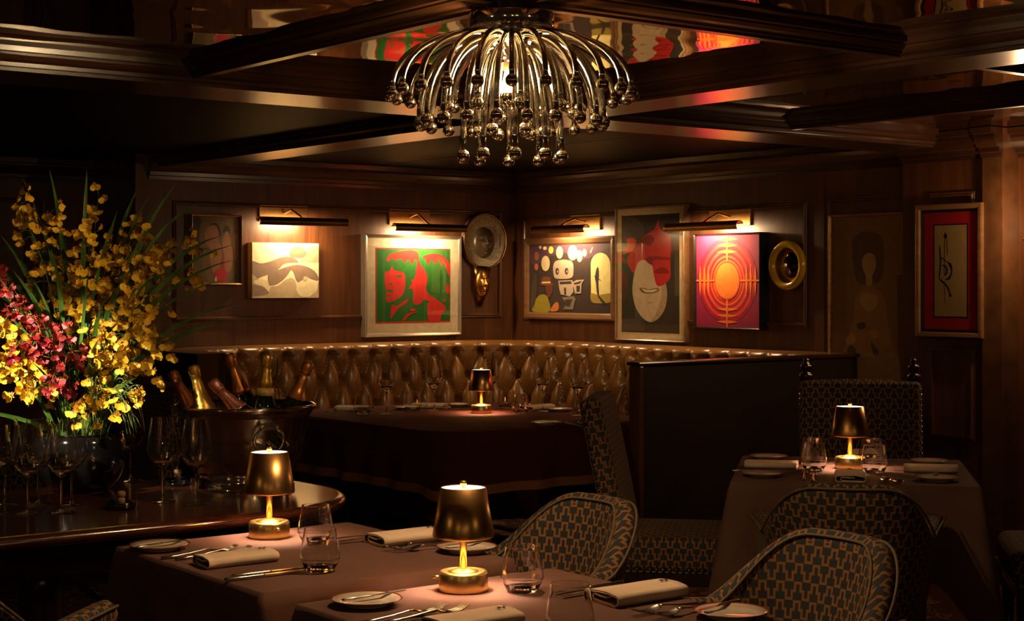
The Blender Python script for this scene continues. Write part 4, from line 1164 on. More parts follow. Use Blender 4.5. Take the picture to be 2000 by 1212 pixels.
def spray(px, py, dep, kind, count, droop):
    global nf
    p2 = fpt(px, py, dep); p0 = Vector((rnd.uniform(-.05, .05), rnd.uniform(-.05, .05), -0.05))
    if droop: p1 = Vector((p2.x * 0.45, p2.y * 0.6, max(p2.z, 0) + 0.20 + 0.05 * rnd.random()))
    else: p1 = Vector((p2.x * 0.25, p2.y * 0.4, p2.z * 0.66))
    def C(t): return p0 * (1 - t) ** 2 + p1 * 2 * t * (1 - t) + p2 * t * t
    mb = MB().tube([C(i / 16) for i in range(17)], [0.0024 - 0.0016 * i / 16 for i in range(17)], 5)
    flw = []
    for k in range(count):
        t = 0.42 + 0.58 * (k + rnd.random() * .6) / count
        c = C(min(t, 1)); o = Vector((rnd.gauss(0, 1), rnd.gauss(0, .8) - .3, rnd.gauss(0, .8)))
        o = o.normalized() * rnd.uniform(0.012, 0.07) * (1.25 - 0.6 * t)
        q = c + o; mb.tube([c, c + o * .5 + Vector((0, 0, .006)), q], 0.0009, 4)
        flw.append(q)
    st = put('flower_spray', mb.mesh('flower_spray', [M['stem']]), fl)
    for q in flw:
        sc = rnd.uniform(0.75, 1.3) * (1.0 if kind == 'r' else 1.08)
        rot = (rnd.gauss(-0.15, .45), rnd.gauss(0, .5), rnd.gauss(0.1, .75))
        if nf < 298:
            o = put('flower', FM[(kind, rnd.randrange(4))], st, q, rot, (sc, sc, sc)); nf += 1
        else:
            me = FM[(kind, rnd.randrange(4))]
            T = Matrix.Translation(q) @ (Matrix.Rotation(rot[2], 4, 'Z') @ Matrix.Rotation(rot[1], 4, 'Y') @ Matrix.Rotation(rot[0], 4, 'X')) @ Matrix.Scale(sc, 4)
            off = 0 if kind == 'y' else 2
            for p in me.polygons:
                EXTRA.add([me.vertices[i].co for i in p.vertices], [list(range(len(p.vertices)))], mi=p.material_index + off, T=T)
TUFT = MB()
for k in range(70):          # fine trailing stems over the rim
    p2 = fpt(rnd.uniform(205, 300), rnd.uniform(740, 850), rnd.uniform(-.26, -.05)); p0 = Vector((rnd.uniform(0, .08), rnd.uniform(-.09, .0), -0.04))
    p1 = Vector((p2.x * 0.7 + 0.01, p2.y * 0.8, 0.20 + rnd.random() * 0.12))
    TUFT.tube([p0 * (1 - t) ** 2 + p1 * 2 * t * (1 - t) + p2 * t * t for t in [i / 9 for i in range(10)]], 0.0016, 4)
tf = put('trailing_stems', TUFT.mesh('trailing_stems', [M['stem']]), fl); tf['kind'] = 'stuff'
Y_FRONT = [(335, 762, -.10, 1), (300, 798, -.16, 1), (258, 812, -.22, 1), (330, 715, .0, 1), (20, 640, -.2, 0), (62, 655, -.26, 0), (78, 782, -.2, 1), (30, 755, -.25, 1), (8, 700, -.3, 1), (100, 795, -.25, 1), (200, 838, -.2, 1), (280, 735, -.22, 1), (240, 700, -.22, 1), (310, 660, -.15, 1), (-20, 770, -.2, 1), (45, 720, -.22, 1), (290, 640, -.18, 0)]
R_ALL = [(30, 528, -.25, 0), (58, 560, -.3, 0), (78, 592, -.26, 0), (110, 615, -.3, 0), (140, 640, -.32, 0), (60, 642, -.3, 1), (168, 690, -.32, 1), (112, 705, -.34, 1), (82, 700, -.34, 1), (152, 772, -.34, 1), (175, 735, -.3, 1)]
Y_BACK = [(45, 362, .0, 0), (28, 400, .1, 0), (118, 402, -.05, 0), (178, 385, .1, 0), (185, 442, -.1, 0), (258, 424, .1, 0), (272, 452, .0, 0), (100, 470, .15, 0), (62, 432, -.1, 0), (295, 470, .15, 0), (330, 490, .05, 0), (347, 540, -.05, 1), (372, 572, .1, 1), (395, 505, .15, 1), (300, 560, -.15, 0), (240, 520, .0, 0), (212, 470, .05, 0), (150, 500, .15, 0), (340, 622, .0, 1), (325, 692, -.1, 1), (-30, 600, -.1, 0), (130, 560, .1, 0), (250, 480, .2, 0), (270, 590, .1, 0), (200, 560, .15, 0), (290, 520, .1, 0)]
for px, py, d, dr in Y_FRONT: spray(px, py, d, 'y', 17, dr)
for px, py, d, dr in R_ALL: spray(px, py, d, 'r', 12, dr)
for px, py, d, dr in Y_BACK: spray(px, py, d, 'y', 21, dr)
ex = put('flower_mass', EXTRA.mesh('flower_mass', [M['petal_y'], M['petal_b'], M['petal_r'], M['petal_o']]), fl); ex['kind'] = 'stuff'
# ================================================================== pictures and wall lights
def cm(poly, n=5):
    out = []; m = len(poly)
    for i in range(m):
        p0, p1, p2, p3 = (poly[(i + k - 1) % m] for k in range(4))
        for j in range(n):
            t = j / n
            out.append(tuple(0.5 * (2 * p1[c] + (p2[c] - p0[c]) * t + (2 * p0[c] - 5 * p1[c] + 4 * p2[c] - p3[c]) * t * t + (3 * p1[c] - p0[c] - 3 * p2[c] + p3[c]) * t ** 3) for c in (0, 1)))
    return out
def ell(cx, cy, rx, ry, n=36, t0=0, t1=2 * PI): return [(cx + rx * math.cos(t0 + (t1 - t0) * i / n), cy + ry * math.sin(t0 + (t1 - t0) * i / n)) for i in range(n)]
def art_mesh(w, h, bbox, layers, y):
    x0, y0, x1, y1 = bbox; mats = []; mb = MB()
    def cv(p): return ((min(max((p[0] - x0) / (x1 - x0), 0), 1) - .5) * w, (0.5 - min(max((p[1] - y0) / (y1 - y0), 0), 1)) * h)
    for k, (m, poly) in enumerate(layers):
        if m not in mats: mats.append(m)
        if poly is None: poly = [(x0, y0), (x1, y0), (x1, y1), (x0, y1)]
        q = [cv(p) for p in poly]
        ar = sum(q[i][0] * q[(i + 1) % len(q)][1] - q[(i + 1) % len(q)][0] * q[i][1] for i in range(len(q)))
        if ar < 0: q = q[::-1]
        mb.add([(a_, y - 0.0001 * k, b_) for a_, b_ in q], [list(range(len(q)))], mi=mats.index(m), sm=False)
    return mb.mesh('artwork', mats)
def place(side, x0, x1, yt, yb, depth):
    xc, yc = (x0 + x1) / 2, (yt + yb) / 2
    a_, b_ = onwall(x0, yc, side, depth), onwall(x1, yc, side, depth)
    w = (b_ - a_).length; t = onwall(xc, yt, side, depth); q = onwall(xc, yb, side, depth)
    c = (a_ + b_) / 2; rz = TH if side == 'L' else TH - PI / 2
    into = Vector((-math.sin(rz), math.cos(rz), 0))
    return Vector((c.x, c.y, (t.z + q.z) / 2)) + into * depth, w, t.z - q.z, rz
def frame_mesh(w, h, fw, d, prof=None):
    """mitred frame: profile of (inset, height in front of the wall)"""
    prof = prof or [(0, 0), (0, d), (fw * 0.25, d + 0.004), (fw * 0.8, d - 0.002), (fw, d - 0.010), (fw, d - 0.016), (fw * .3, 0)]
    mb = MB(); vs = []; n = len(prof)
    for i_, y in prof:
        hx, hz = w / 2 - i_, h / 2 - i_
        vs += [(-hx, -y, -hz), (hx, -y, -hz), (hx, -y, hz), (-hx, -y, hz)]
    fs = [(j * 4 + k, j * 4 + (k + 1) % 4, ((j + 1) % n) * 4 + (k + 1) % 4, ((j + 1) % n) * 4 + k) for j in range(n) for k in range(4)]
    return mb.add(vs, fs, sm=False)
def picture(name, label, side, x0, x1, yt, yb, depth, fw, fmat, bbox, layers, mount=None, glass=False, mount_in=0.0, extra=0.0):
    loc, w, h, rz = place(side, x0, x1, yt, yb, depth)
    if extra:
        into = Vector((-math.sin(rz), math.cos(rz), 0)); loc = loc - into * 0.0
    t = thing(name, label, 'picture', loc, rz)
    if fw > 0:
        put('frame', frame_mesh(w, h, fw, depth).mesh('frame', [fmat]), t)
        iw, ih, yf = w - 2 * fw, h - 2 * fw, -(depth - 0.014)
        put('backing', MB().box(-iw / 2 - .004, iw / 2 + .004, yf + 0.001, -0.002, -ih / 2 - .004, ih / 2 + .004).mesh('backing', [fmat]), t)
    else:
        iw, ih, yf = w, h, -depth
        put('stretcher', MB().box(-w / 2, w / 2, -depth + 0.0005, -0.001, -h / 2, h / 2, bev=0.002).mesh('stretcher', [fmat]), t)
    if mount:
        for nm, (m, ins) in mount:
            put(nm, MB().box(-iw / 2 + ins[0], iw / 2 - ins[0], yf - ins[1], yf + 0.0005, -ih / 2 + ins[0], ih / 2 - ins[0]).mesh(nm, [m]), t)
        ins = mount[-1][1][1][1]; lastin = mount_in
        put('artwork', art_mesh(iw - 2 * lastin, ih - 2 * lastin, bbox, layers, yf - ins - 0.0006), t)
    else:
        put('artwork', art_mesh(iw - (0.004 if fw <= 0 else 0), ih - (0.004 if fw <= 0 else 0), bbox, layers, yf - 0.0006), t)
    if glass:
        put('glass_pane', MB().box(-iw / 2, iw / 2, -depth + 0.0035, -depth + 0.005, -ih / 2, ih / 2).mesh('glass_pane', [M['glass_pane']]), t)
    return t
M['gilt'] = plain('worn_gilt', (0.34, 0.18, 0.065), 0.38, 0.8, 0.3, 40)
M['silver'] = plain('silver_leaf_frame', (0.52, 0.44, 0.36), 0.30, 0.8, 0.1, 30)
M['oak'] = wood('brown_frame_wood', (0.10, 0.045, 0.018), (0.26, 0.13, 0.055), 0, 0.35, 0.2)
M['ebony'] = plain('black_frame', (0.012, 0.010, 0.009), 0.25, 0, 0.2, 20)
# --- abstract shapes in cream and taupe
cream, taupe, mid, pale = paint(226, 214, 176), paint(134, 112, 96), paint(178, 160, 128), paint(216, 204, 164)
lay = [(cream, None),
  (mid, cm([(1062, 520), (1100, 500), (1160, 508), (1160, 600), (1120, 615), (1060, 610), (1015, 598), (1060, 568)])),
  (taupe, cm([(942, 560), (960, 520), (1000, 500), (1045, 515), (1064, 550), (1040, 580), (1000, 582), (960, 578)])),
  (taupe, cm([(680, 612), (750, 622), (820, 605), (870, 585), (930, 573), (985, 588), (1005, 614), (960, 616), (905, 626), (870, 660), (820, 690), (760, 712), (680, 735)])),
  (mid, cm([(680, 870), (680, 702), (740, 740), (800, 772), (860, 776), (920, 732), (960, 722), (985, 745), (1000, 800), (1020, 848), (1060, 870)])),
  (pale, cm([(705, 742), (760, 735), (800, 742), (832, 770), (812, 790), (797, 822), (770, 782), (720, 768)])),
  (taupe, cm([(680, 770), (740, 775), (785, 800), (800, 830), (740, 845), (680, 840)])),
  (taupe, cm([(800, 690), (870, 664), (940, 640), (1000, 630), (1060, 640), (1110, 665), (1140, 700), (1146, 738), (1090, 725), (1060, 710), (1045, 747), (1010, 752), (990, 735), (975, 690), (955, 666), (920, 715), (870, 756), (830, 772), (803, 766)])),
  (mid, cm([(1080, 870), (1130, 820), (1144, 760), (1160, 740), (1160, 870)])),
  (pale, ell(1058, 795, 68, 62)), (mid, ell(1053, 728, 16, 20)), (pale, ell(1053, 724, 8, 9))]
picture('abstract_painting', 'unframed cream and taupe abstract canvas of rounded shapes', 'L', 492, 623, 474, 582, 0.055, 0, paint(190, 172, 132), (690, 480, 1150, 860), lay)
# --- small relief painting in gilt frame
bg, skin, dk, rd = paint(92, 80, 50), paint(150, 100, 72), paint(50, 42, 28), paint(178, 28, 48)
lay = [(bg, None), (dk, cm([(280, 290), (340, 330), (330, 520), (290, 620), (270, 500)])), (paint(110, 84, 52), cm([(340, 320), (600, 300), (605, 640), (500, 760), (360, 700)])),
  (dk, cm([(385, 400), (400, 345), (440, 335), (470, 370), (475, 430), (440, 400), (410, 420)])), (skin, cm([(362, 420), (380, 370), (430, 350), (460, 400), (455, 450), (480, 520), (470, 640), (430, 700), (400, 620), (395, 520), (370, 480)])),
  (dk, cm([(490, 390), (510, 352), (540, 370), (535, 430), (510, 420)])), (skin, cm([(480, 470), (505, 400), (530, 400), (545, 470), (560, 560), (550, 660), (510, 680), (495, 560)])),
  (skin, cm([(565, 430), (585, 400), (598, 430), (598, 560), (575, 600)])), (rd, cm([(435, 680), (470, 660), (515, 680), (515, 735), (470, 752), (438, 748)])), (rd, [(488, 590), (500, 590), (505, 680), (490, 680)]), (paint(205, 200, 180), [(432, 730), (445, 715), (445, 752), (433, 752)])]
picture('relief_painting', 'small mottled painting of standing figures with a crimson patch, gilt edge', 'L', 374, 473, 419, 556, 0.05, 0.012, M['gilt'], (275, 290, 608, 762), lay)
# --- green and red print
gr, red, mat_w = paint(38, 122, 40), paint(226, 52, 46), paint(236, 226, 200)
E = lambda x, y, a_, b_: (gr, ell(x, y, a_, b_, 18))
lay = [(red, None), (gr, [(212, 420), (816, 420), (816, 1012), (212, 1012)]),
  (red, cm([(290, 505), (310, 470), (350, 448), (430, 432), (500, 425), (552, 450), (550, 515), (525, 500), (500, 545), (470, 500), (440, 530), (405, 495), (370, 512), (330, 498), (310, 520)])),
  (red, cm([(280, 610), (315, 598), (335, 560), (352, 590), (385, 598), (435, 618), (445, 690), (432, 775), (385, 825), (330, 848), (292, 845), (288, 760), (278, 690)])),
  E(325, 704, 13, 9), E(318, 760, 26, 10), E(305, 800, 12, 7), E(392, 640, 26, 8),
  (red, cm([(325, 982), (328, 900), (345, 872), (372, 885), (420, 850), (462, 822), (468, 845), (430, 875), (385, 905), (352, 955)])),
  (red, cm([(548, 508), (580, 560), (618, 612), (628, 680), (612, 740), (640, 790), (700, 830), (782, 900), (745, 960), (725, 1012), (636, 1012), (625, 880), (640, 850), (600, 835), (560, 872), (512, 866), (507, 770), (490, 742), (465, 750), (496, 700), (490, 672), (520, 655), (532, 590)])),
  (red, cm([(585, 480), (640, 455), (710, 450), (770, 480), (812, 540), (814, 640), (790, 590), (760, 520), (745, 560), (720, 500), (690, 540), (665, 500), (630, 545), (610, 500)])),
  (gr, cm([(622, 690), (640, 600), (670, 560), (700, 620), (725, 560), (750, 640), (745, 740), (690, 780), (640, 760)])),
  (red, ell(768, 842, 14, 10, 14)), (red, ell(505, 918, 22, 14, 14)), (red, cm([(420, 990), (470, 945), (540, 935), (480, 960), (440, 1000)])), (red, cm([(780, 740), (800, 700), (812, 760), (795, 790)]))]
picture('silkscreen_print', 'silver framed square print of two red heads on green', 'L', 713, 902, 459, 656, 0.05, 0.024, M['silver'], (203, 410, 820, 1025), lay, mount=[('mount', (mat_w, (0.0, 0.002)))], mount_in=0.062, glass=True)
# --- robot painting
dkb, crm, yel, gry = paint(58, 44, 40), paint(224, 206, 160), paint(222, 206, 92), paint(176, 158, 140)
lay = [(dkb, None), (paint(84, 56, 74), cm([(150, 420), (420, 405), (760, 410), (700, 470), (560, 520), (430, 470), (300, 500), (200, 560), (150, 520)])),
  (yel, ell(320, 445, 20, 28)), (crm, ell(388, 465, 27, 46)), (crm, ell(490, 470, 38, 56)), (crm, ell(277, 545, 34, 58)), (crm, ell(543, 495, 22, 44)), (crm, ell(581, 472, 17, 28)), (crm, ell(272, 430, 15, 14)), (paint(150, 90, 60), ell(205, 488, 19, 34)), (paint(190, 108, 64), ell(203, 570, 16, 26)), (crm, [(640, 430), (645, 436), (630, 475), (620, 472)]), (crm, ell(235, 422, 10, 12)),
  (paint(232, 222, 150), [(630, 800)] + [(700 - 72 * math.cos(PI * i / 16), 560 - 85 * math.sin(PI * i / 16)) for i in range(17)] + [(775, 800), (770, 830), (690, 840), (650, 830)]),
  (paint(160, 140, 60), cm([(630, 770), (690, 780), (775, 770), (775, 830), (690, 842), (635, 830)])), (dkb, cm([(672, 590), (684, 582), (690, 630), (686, 700), (690, 780), (676, 775), (668, 700), (660, 650)])), (dkb, [(655, 640), (705, 675), (703, 680), (655, 648)]), (dkb, [(685, 780), (745, 845), (720, 850), (680, 790)]),
  (gry, cm([(345, 640), (338, 580), (352, 535), (395, 520), (450, 522), (490, 540), (498, 600), (485, 652), (420, 664), (362, 660)])), (dkb, ell(371, 606, 14, 26)), (dkb, ell(444, 606, 14, 26)), (gry, ell(374, 608, 5, 9)), (gry, ell(448, 608, 5, 9)),
  (gry, [(380, 676), (490, 672), (498, 760), (470, 792), (400, 780), (388, 740)]), (dkb, [(390, 684), (480, 680), (484, 700), (392, 704)]), (dkb, [(425, 730), (440, 726), (442, 780), (428, 782)]), (gry, [(484, 690), (520, 672), (580, 668), (560, 700), (556, 770), (510, 772), (500, 730)]), (dkb, [(500, 694), (565, 676), (545, 700), (505, 706)]), (dkb, [(520, 714), (548, 712), (546, 758), (522, 760)]),
  (paint(120, 110, 96), [(410, 800), (500, 790), (515, 810), (495, 890), (420, 890), (440, 850)]), (dkb, [(430, 820), (490, 812), (470, 870), (440, 866)]),
  (paint(120, 66, 34), cm([(245, 690), (252, 650), (290, 645), (318, 655), (322, 690), (345, 706), (300, 716), (232, 704)])), (crm, [(248, 684), (320, 682), (320, 694), (248, 696)]), (paint(96, 54, 30), cm([(280, 720), (335, 716), (330, 770), (305, 806), (285, 770)])), (paint(150, 140, 34), cm([(175, 908), (190, 840), (225, 790), (270, 780), (300, 810), (310, 908)])), (paint(196, 118, 60), cm([(318, 905), (340, 860), (370, 835), (386, 860), (375, 900)])), (paint(74, 60, 40), cm([(165, 760), (180, 660), (205, 620), (212, 720), (190, 860), (160, 880)]))]
picture('robot_painting', 'brown framed painting of a robot, man in hat and glowing doorway', 'R', 1023, 1199, 463, 624, 0.05, 0.045, M['oak'], (145, 405, 775, 915), lay)
# --- egg photograph
dg, egg, rdt = paint(58, 50, 44), paint(206, 184, 152), paint(196, 36, 38)
lay = [(dg, None), (paint(86, 76, 64), cm([(865, 200), (1000, 230), (1040, 330), (930, 400), (865, 350)])),
  (egg, cm([(1000, 545), (1060, 520), (1130, 560), (1185, 660), (1215, 780), (1205, 900), (1160, 985), (1095, 1025), (1030, 995), (975, 915), (948, 800), (955, 690), (975, 600)])),
  (paint(180, 154, 120), cm([(1150, 600), (1185, 660), (1215, 780), (1205, 900), (1160, 985), (1095, 1025), (1140, 940), (1168, 840), (1170, 720)])),
  (rdt, cm([(905, 540), (930, 485), (975, 440), (1000, 390), (1060, 345), (1115, 310), (1150, 240), (1165, 310), (1230, 350), (1246, 420), (1240, 560), (1240, 680), (1190, 735), (1140, 742), (1115, 660), (1100, 585), (1050, 545), (995, 560), (960, 640), (920, 590)])),
  (paint(222, 84, 40), cm([(868, 490), (900, 440), (905, 380), (940, 368), (975, 385), (970, 440), (930, 480), (880, 495)])),
  (paint(128, 16, 22), cm([(975, 440), (1010, 380), (1080, 350), (1120, 380), (1090, 430), (1030, 420)])), (paint(140, 18, 24), cm([(1050, 540), (1100, 515), (1235, 530), (1238, 545), (1120, 545), (1100, 585)])), (paint(140, 18, 24), cm([(1110, 640), (1180, 600), (1235, 640), (1180, 650)])),
  (paint(150, 120, 92), cm([(1003, 760), (1050, 764), (1080, 772), (1110, 764), (1155, 762), (1150, 790), (1085, 806), (1030, 800)])), (paint(232, 218, 190), cm([(1025, 772), (1080, 778), (1140, 772), (1110, 790), (1060, 792)])), (paint(60, 40, 28), [(1003, 762), (1040, 792), (1050, 800), (1020, 790)]), (paint(170, 142, 110), cm([(1065, 864), (1090, 872), (1115, 862), (1090, 880)])),
  (paint(74, 62, 50), [(862, 1050), (1306, 1040), (1306, 1108), (862, 1108)])]
picture('egg_photograph', 'tall pale framed photograph of a smiling egg in a red turban', 'R', 1201, 1336, 402, 666, 0.045, 0.012, M['oak'], (862, 192, 1308, 1108), lay, mount=[('mount', (paint(228, 204, 160), (0.0, 0.002)))], mount_in=0.040, glass=True)
# --- orange rings print
def ring_layers():
    cx, cy = 525, 718; L = [(paint(156, 30, 74), None), (paint(116, 18, 46), ell(cx, cy, 222, 322, 48))]
    cols = [(168, 20, 56), (224, 52, 44), (164, 16, 50), (230, 74, 38), (178, 18, 44), (236, 94, 36), (194, 24, 40), (240, 110, 38)]
    rs = [214, 196, 178, 160, 144, 128, 118, 106]
    for c, r in zip(cols, rs): L.append((paint(*c), ell(cx, cy, r, r * 1.47, 48)))
    org = paint(242, 120, 40)
    for dy in (305, 258, 210):
        for s in (1, -1):
            y = cy + s * dy; L.append((org, [(cx - 80, y + 4 * s)] + [(cx - 80 + 160 * i / 12, y + s * (4 + 14 * math.sin(PI * i / 12))) for i in range(1, 12)] + [(cx + 80, y + 4 * s)] + [(cx + 80 - 160 * i / 12, y - s * 10 * math.sin(PI * i / 12) + 4 * s) for i in range(1, 12)]))
    for dx in (205, 172, 142):
        for s in (1, -1):
            x = cx + s * dx; L.append((org, [(x, cy - 120)] + [(x + s * 9 * math.sin(PI * i / 12), cy - 120 + 240 * i / 12) for i in range(1, 12)] + [(x, cy + 120)] + [(x - s * 8 * math.sin(PI * i / 12), cy + 120 - 240 * i / 12) for i in range(1, 12)]))
    L += [(org, [(cx - 6, 380), (cx + 6, 380), (cx + 6, 1068), (cx - 6, 1068)]), (org, [(290, cy - 7), (765, cy - 7), (765, cy + 7), (290, cy + 7)])]
    L += [(paint(220, 60, 34), ell(cx, cy, 96, 146, 48)), (paint(240, 124, 38), ell(cx, cy, 88, 134, 48))]
    return L
picture('ring_print', 'magenta print of concentric orange rings in a deep black frame', 'R', 1355, 1484, 455, 642, 0.075, 0.010, M['ebony'], (290, 375, 765, 1068), ring_layers())
# --- large dim portrait
pb, pf = paint(150, 104, 54), paint(196, 150, 92)
lay = [(pb, None), (paint(112, 74, 36), cm([(260, 330), (300, 280), (360, 270), (430, 300), (450, 400), (440, 520), (400, 560), (300, 560), (270, 480)])), (pf, cm([(318, 460), (325, 415), (360, 390), (395, 410), (400, 470), (380, 520), (378, 570), (345, 575), (340, 520)])),
  (paint(172, 122, 66), cm([(280, 640), (345, 580), (380, 580), (450, 640), (470, 760), (500, 900), (560, 1050), (600, 1250), (160, 1250), (190, 1000), (240, 850), (270, 740)])), (pf, cm([(305, 650), (355, 610), (410, 640), (400, 690), (360, 720), (318, 690)])),
  (paint(96, 80, 52), cm([(230, 930), (260, 910), (290, 960), (260, 985), (235, 970)])), (paint(96, 80, 52), cm([(370, 890), (395, 910), (420, 950), (390, 960)])), (paint(100, 78, 46), cm([(290, 790), (330, 780), (340, 810), (300, 820)])), (paint(200, 146, 78), cm([(220, 880), (260, 850), (280, 890), (240, 910)])), (paint(200, 146, 78), cm([(360, 830), (400, 820), (420, 860), (380, 870)])), (paint(112, 72, 36), [(525, 520), (600, 500), (605, 1250), (560, 1250), (530, 900)])]
picture('large_portrait', 'large dim portrait of a standing woman in a narrow gilt frame', 'R', 1617, 1782, 415, 800, 0.035, 0.018, M['gilt'], (135, 185, 605, 1250), lay, glass=True)
# --- drawing with red mount (on the pier, 9 cm in front of the wall)
ink, pap = paint(18, 14, 12), paint(160, 132, 88)
lay = [(pap, None), (ink, cm([(790, 310), (802, 285), (812, 312), (803, 322)])), (ink, [(795, 322), (799, 322), (797, 540), (793, 540)]), (ink, [(808, 322), (812, 322), (816, 420), (812, 420)]), (ink, cm([(765, 380), (772, 372), (778, 470), (768, 555), (764, 540), (770, 460)])), (ink, cm([(815, 465), (835, 470), (842, 510), (828, 560), (800, 565), (822, 545), (834, 510)])), (ink, cm([(768, 555), (785, 570), (815, 600), (830, 640), (838, 662), (826, 664), (822, 640), (800, 595), (772, 572)])), (ink, [(794, 570), (797, 570), (799, 700), (797, 700)]), (ink, [(780, 430), (830, 470), (828, 474), (778, 436)]), (ink, cm([(782, 480), (800, 476), (815, 500), (812, 530), (796, 540), (806, 515), (800, 490)]))]
loc, w_, h_, rz_ = place('R', 1787, 1917, 398, 659, 0.15)
dr = thing('red_mount_drawing', 'ink drawing on tan paper with crimson mount in a wooden box frame', 'picture', loc - Vector((-math.sin(rz_), math.cos(rz_), 0)) * 0.09, rz_)
put('frame', frame_mesh(w_, h_, 0.026, 0.06, [(0, 0), (0, 0.06), (0.006, 0.062), (0.022, 0.060), (0.026, 0.056), (0.026, 0.03), (0.01, 0)]).mesh('frame', [M['oak']]), dr)
put('fillet', frame_mesh(w_ - 0.052, h_ - 0.052, 0.014, 0.046, [(0, 0.02), (0, 0.046), (0.014, 0.040), (0.014, 0.02)]).mesh('fillet', [M['ebony']]), dr)
put('mount', MB().box(-w_ / 2 + .03, w_ / 2 - .03, -0.036, -0.004, -h_ / 2 + .03, h_ / 2 - .03).mesh('mount', [paint(160, 10, 24)]), dr)
iw, ih = w_ * 0.485, h_ * 0.685
put('inner_line', MB().box(-iw / 2 - .006, iw / 2 + .006, -0.0368, -0.03, -ih / 2 - .006, ih / 2 + .006).mesh('inner_line', [M['ebony']]), dr)
put('artwork', art_mesh(iw, ih, (738, 242, 922, 782), lay, -0.0375), dr)
put('glass_pane', MB().box(-w_ / 2 + .026, w_ / 2 - .026, -0.050, -0.0485, -h_ / 2 + .026, h_ / 2 - .026).mesh('glass_pane', [M['glass_pane']]), dr)
# --- dim pictures in the recess
def recess_pic(label, a0, a1, z0, z1, c1, c2):
    p = rp((a0 + a1) / 2, 9.42); w, h = a1 - a0, z1 - z0
    t = thing('recess_picture', label, 'picture', (p.x, p.y, (z0 + z1) / 2), TH)
    put('frame', frame_mesh(w, h, 0.02, 0.035).mesh('frame', [M['ebony']]), t)
    put('artwork', art_mesh(w - .04, h - .04, (0, 0, 100, 100), [(c1, None), (c2, cm([(20, 30), (60, 20), (80, 60), (40, 85)]))], -0.02), t)
recess_pic('dim grey picture in the recess behind the bouquet', 2.28, 2.56, 1.55, 1.85, paint(88, 86, 84), paint(60, 58, 60))
recess_pic('dim russet picture in the recess behind the bouquet', 2.80, 3.06, 1.50, 1.82, paint(110, 54, 34), paint(70, 36, 26))
# ---- sculpted hand mirror: oval dish with a face, and a face for its handle
def face_h(u, v):
    g = lambda cu, cv, su, sv: math.exp(-((u - cu) / su) ** 2 - ((v - cv) / sv) ** 2)
    h = 0.62 * math.sqrt(max(0.0, 1 - u * u * 1.02 - v * v * 0.98))
    h += 0.20 * math.exp(-(u / 0.10) ** 2) * max(0, min(1, (0.42 - v) / 0.45)) * (1 if v > -0.12 else 0) + 0.12 * g(0, -0.10, 0.13, 0.08) + 0.05 * g(.12, -.11, .06, .05) + 0.05 * g(-.12, -.11, .06, .05)
    for s in (1, -1):
        h += -0.13 * g(s * .34, .22, .17, .10) + 0.07 * g(s * .35, .20, .11, .05) + 0.05 * g(s * .33, .38, .20, .06) + 0.04 * g(s * .48, -.15, .2, .2)
    h += 0.10 * g(0, -.38, .20, .045) + 0.10 * g(0, -.49, .17, .05) - 0.06 * g(0, -.435, .2, .02) - 0.05 * g(0, -.58, .16, .05) + 0.07 * g(0, -.74, .15, .10)
    return h
def face_mesh(rx, rz, dep, N=44):
    def fn(a_, b_):
        t = 2 * PI * a_; u, v = b_ * math.cos(t), b_ * math.sin(t)
        return (u * rx, -dep * face_h(u, v), v * rz)
    return MB().grid(fn, 64, 30, cu=True)
lc, w_, h_, rz_ = place('L', 906, 990, 416, 525, 0.04)
hm = thing('face_mirror_sculpture', 'patinated bronze hand mirror sculpture, face in its oval and on its handle', 'sculpture', lc, rz_)
OX, OZ = w_ / 2, h_ / 2
Rx = Matrix.Rotation(PI / 2, 4, 'X')
put('oval_dish', MB().lathe([(0, 0.016), (0.80, 0.018), (0.93, 0.030), (0.985, 0.040), (1.0, 0.036), (1.0, 0.002), (0, 0.002)], 64, T=Rx @ Matrix.Diagonal((OX, OZ, 1, 1))).mesh('oval_dish', [plain('stippled_grey_dish', (0.30, 0.24, 0.16), 0.55, 0.2, 0.35, 70, 0.003)]), hm)
put('oval_rim', MB().tube([(OX * 0.975 * math.cos(t), -0.036, OZ * 0.975 * math.sin(t)) for t in [2 * PI * i / 64 for i in range(64)]], 0.008, 8, loop=True).mesh('oval_rim', [M['bronze']]), hm)
put('relief_face', face_mesh(OX * 0.50, OZ * 0.56, 0.075).mesh('relief_face', [plain('dark_pewter', (0.17, 0.13, 0.09), 0.36, 0.6, 0.3, 18)]), hm, loc=(0, -0.014, -0.01))
put('handle_neck', MB().tube([(-0.02, -0.02, -OZ * 0.93), (-0.025, -0.03, -OZ - 0.05), (-0.026, -0.025, -OZ - 0.16), (-0.034, -0.02, -OZ - 0.255)], [0.075, 0.058, 0.046, 0.016], 16, flat=0.5, up=(0, 1, 0)).mesh('handle_neck', [M['bronze']]), hm)
put('handle_face', face_mesh(0.058, 0.105, 0.075).mesh('handle_face', [plain('warm_bronze', (0.48, 0.24, 0.07), 0.30, 1.0, 0.25, 22)]), hm, loc=(-0.026, -0.030, -OZ - 0.095))
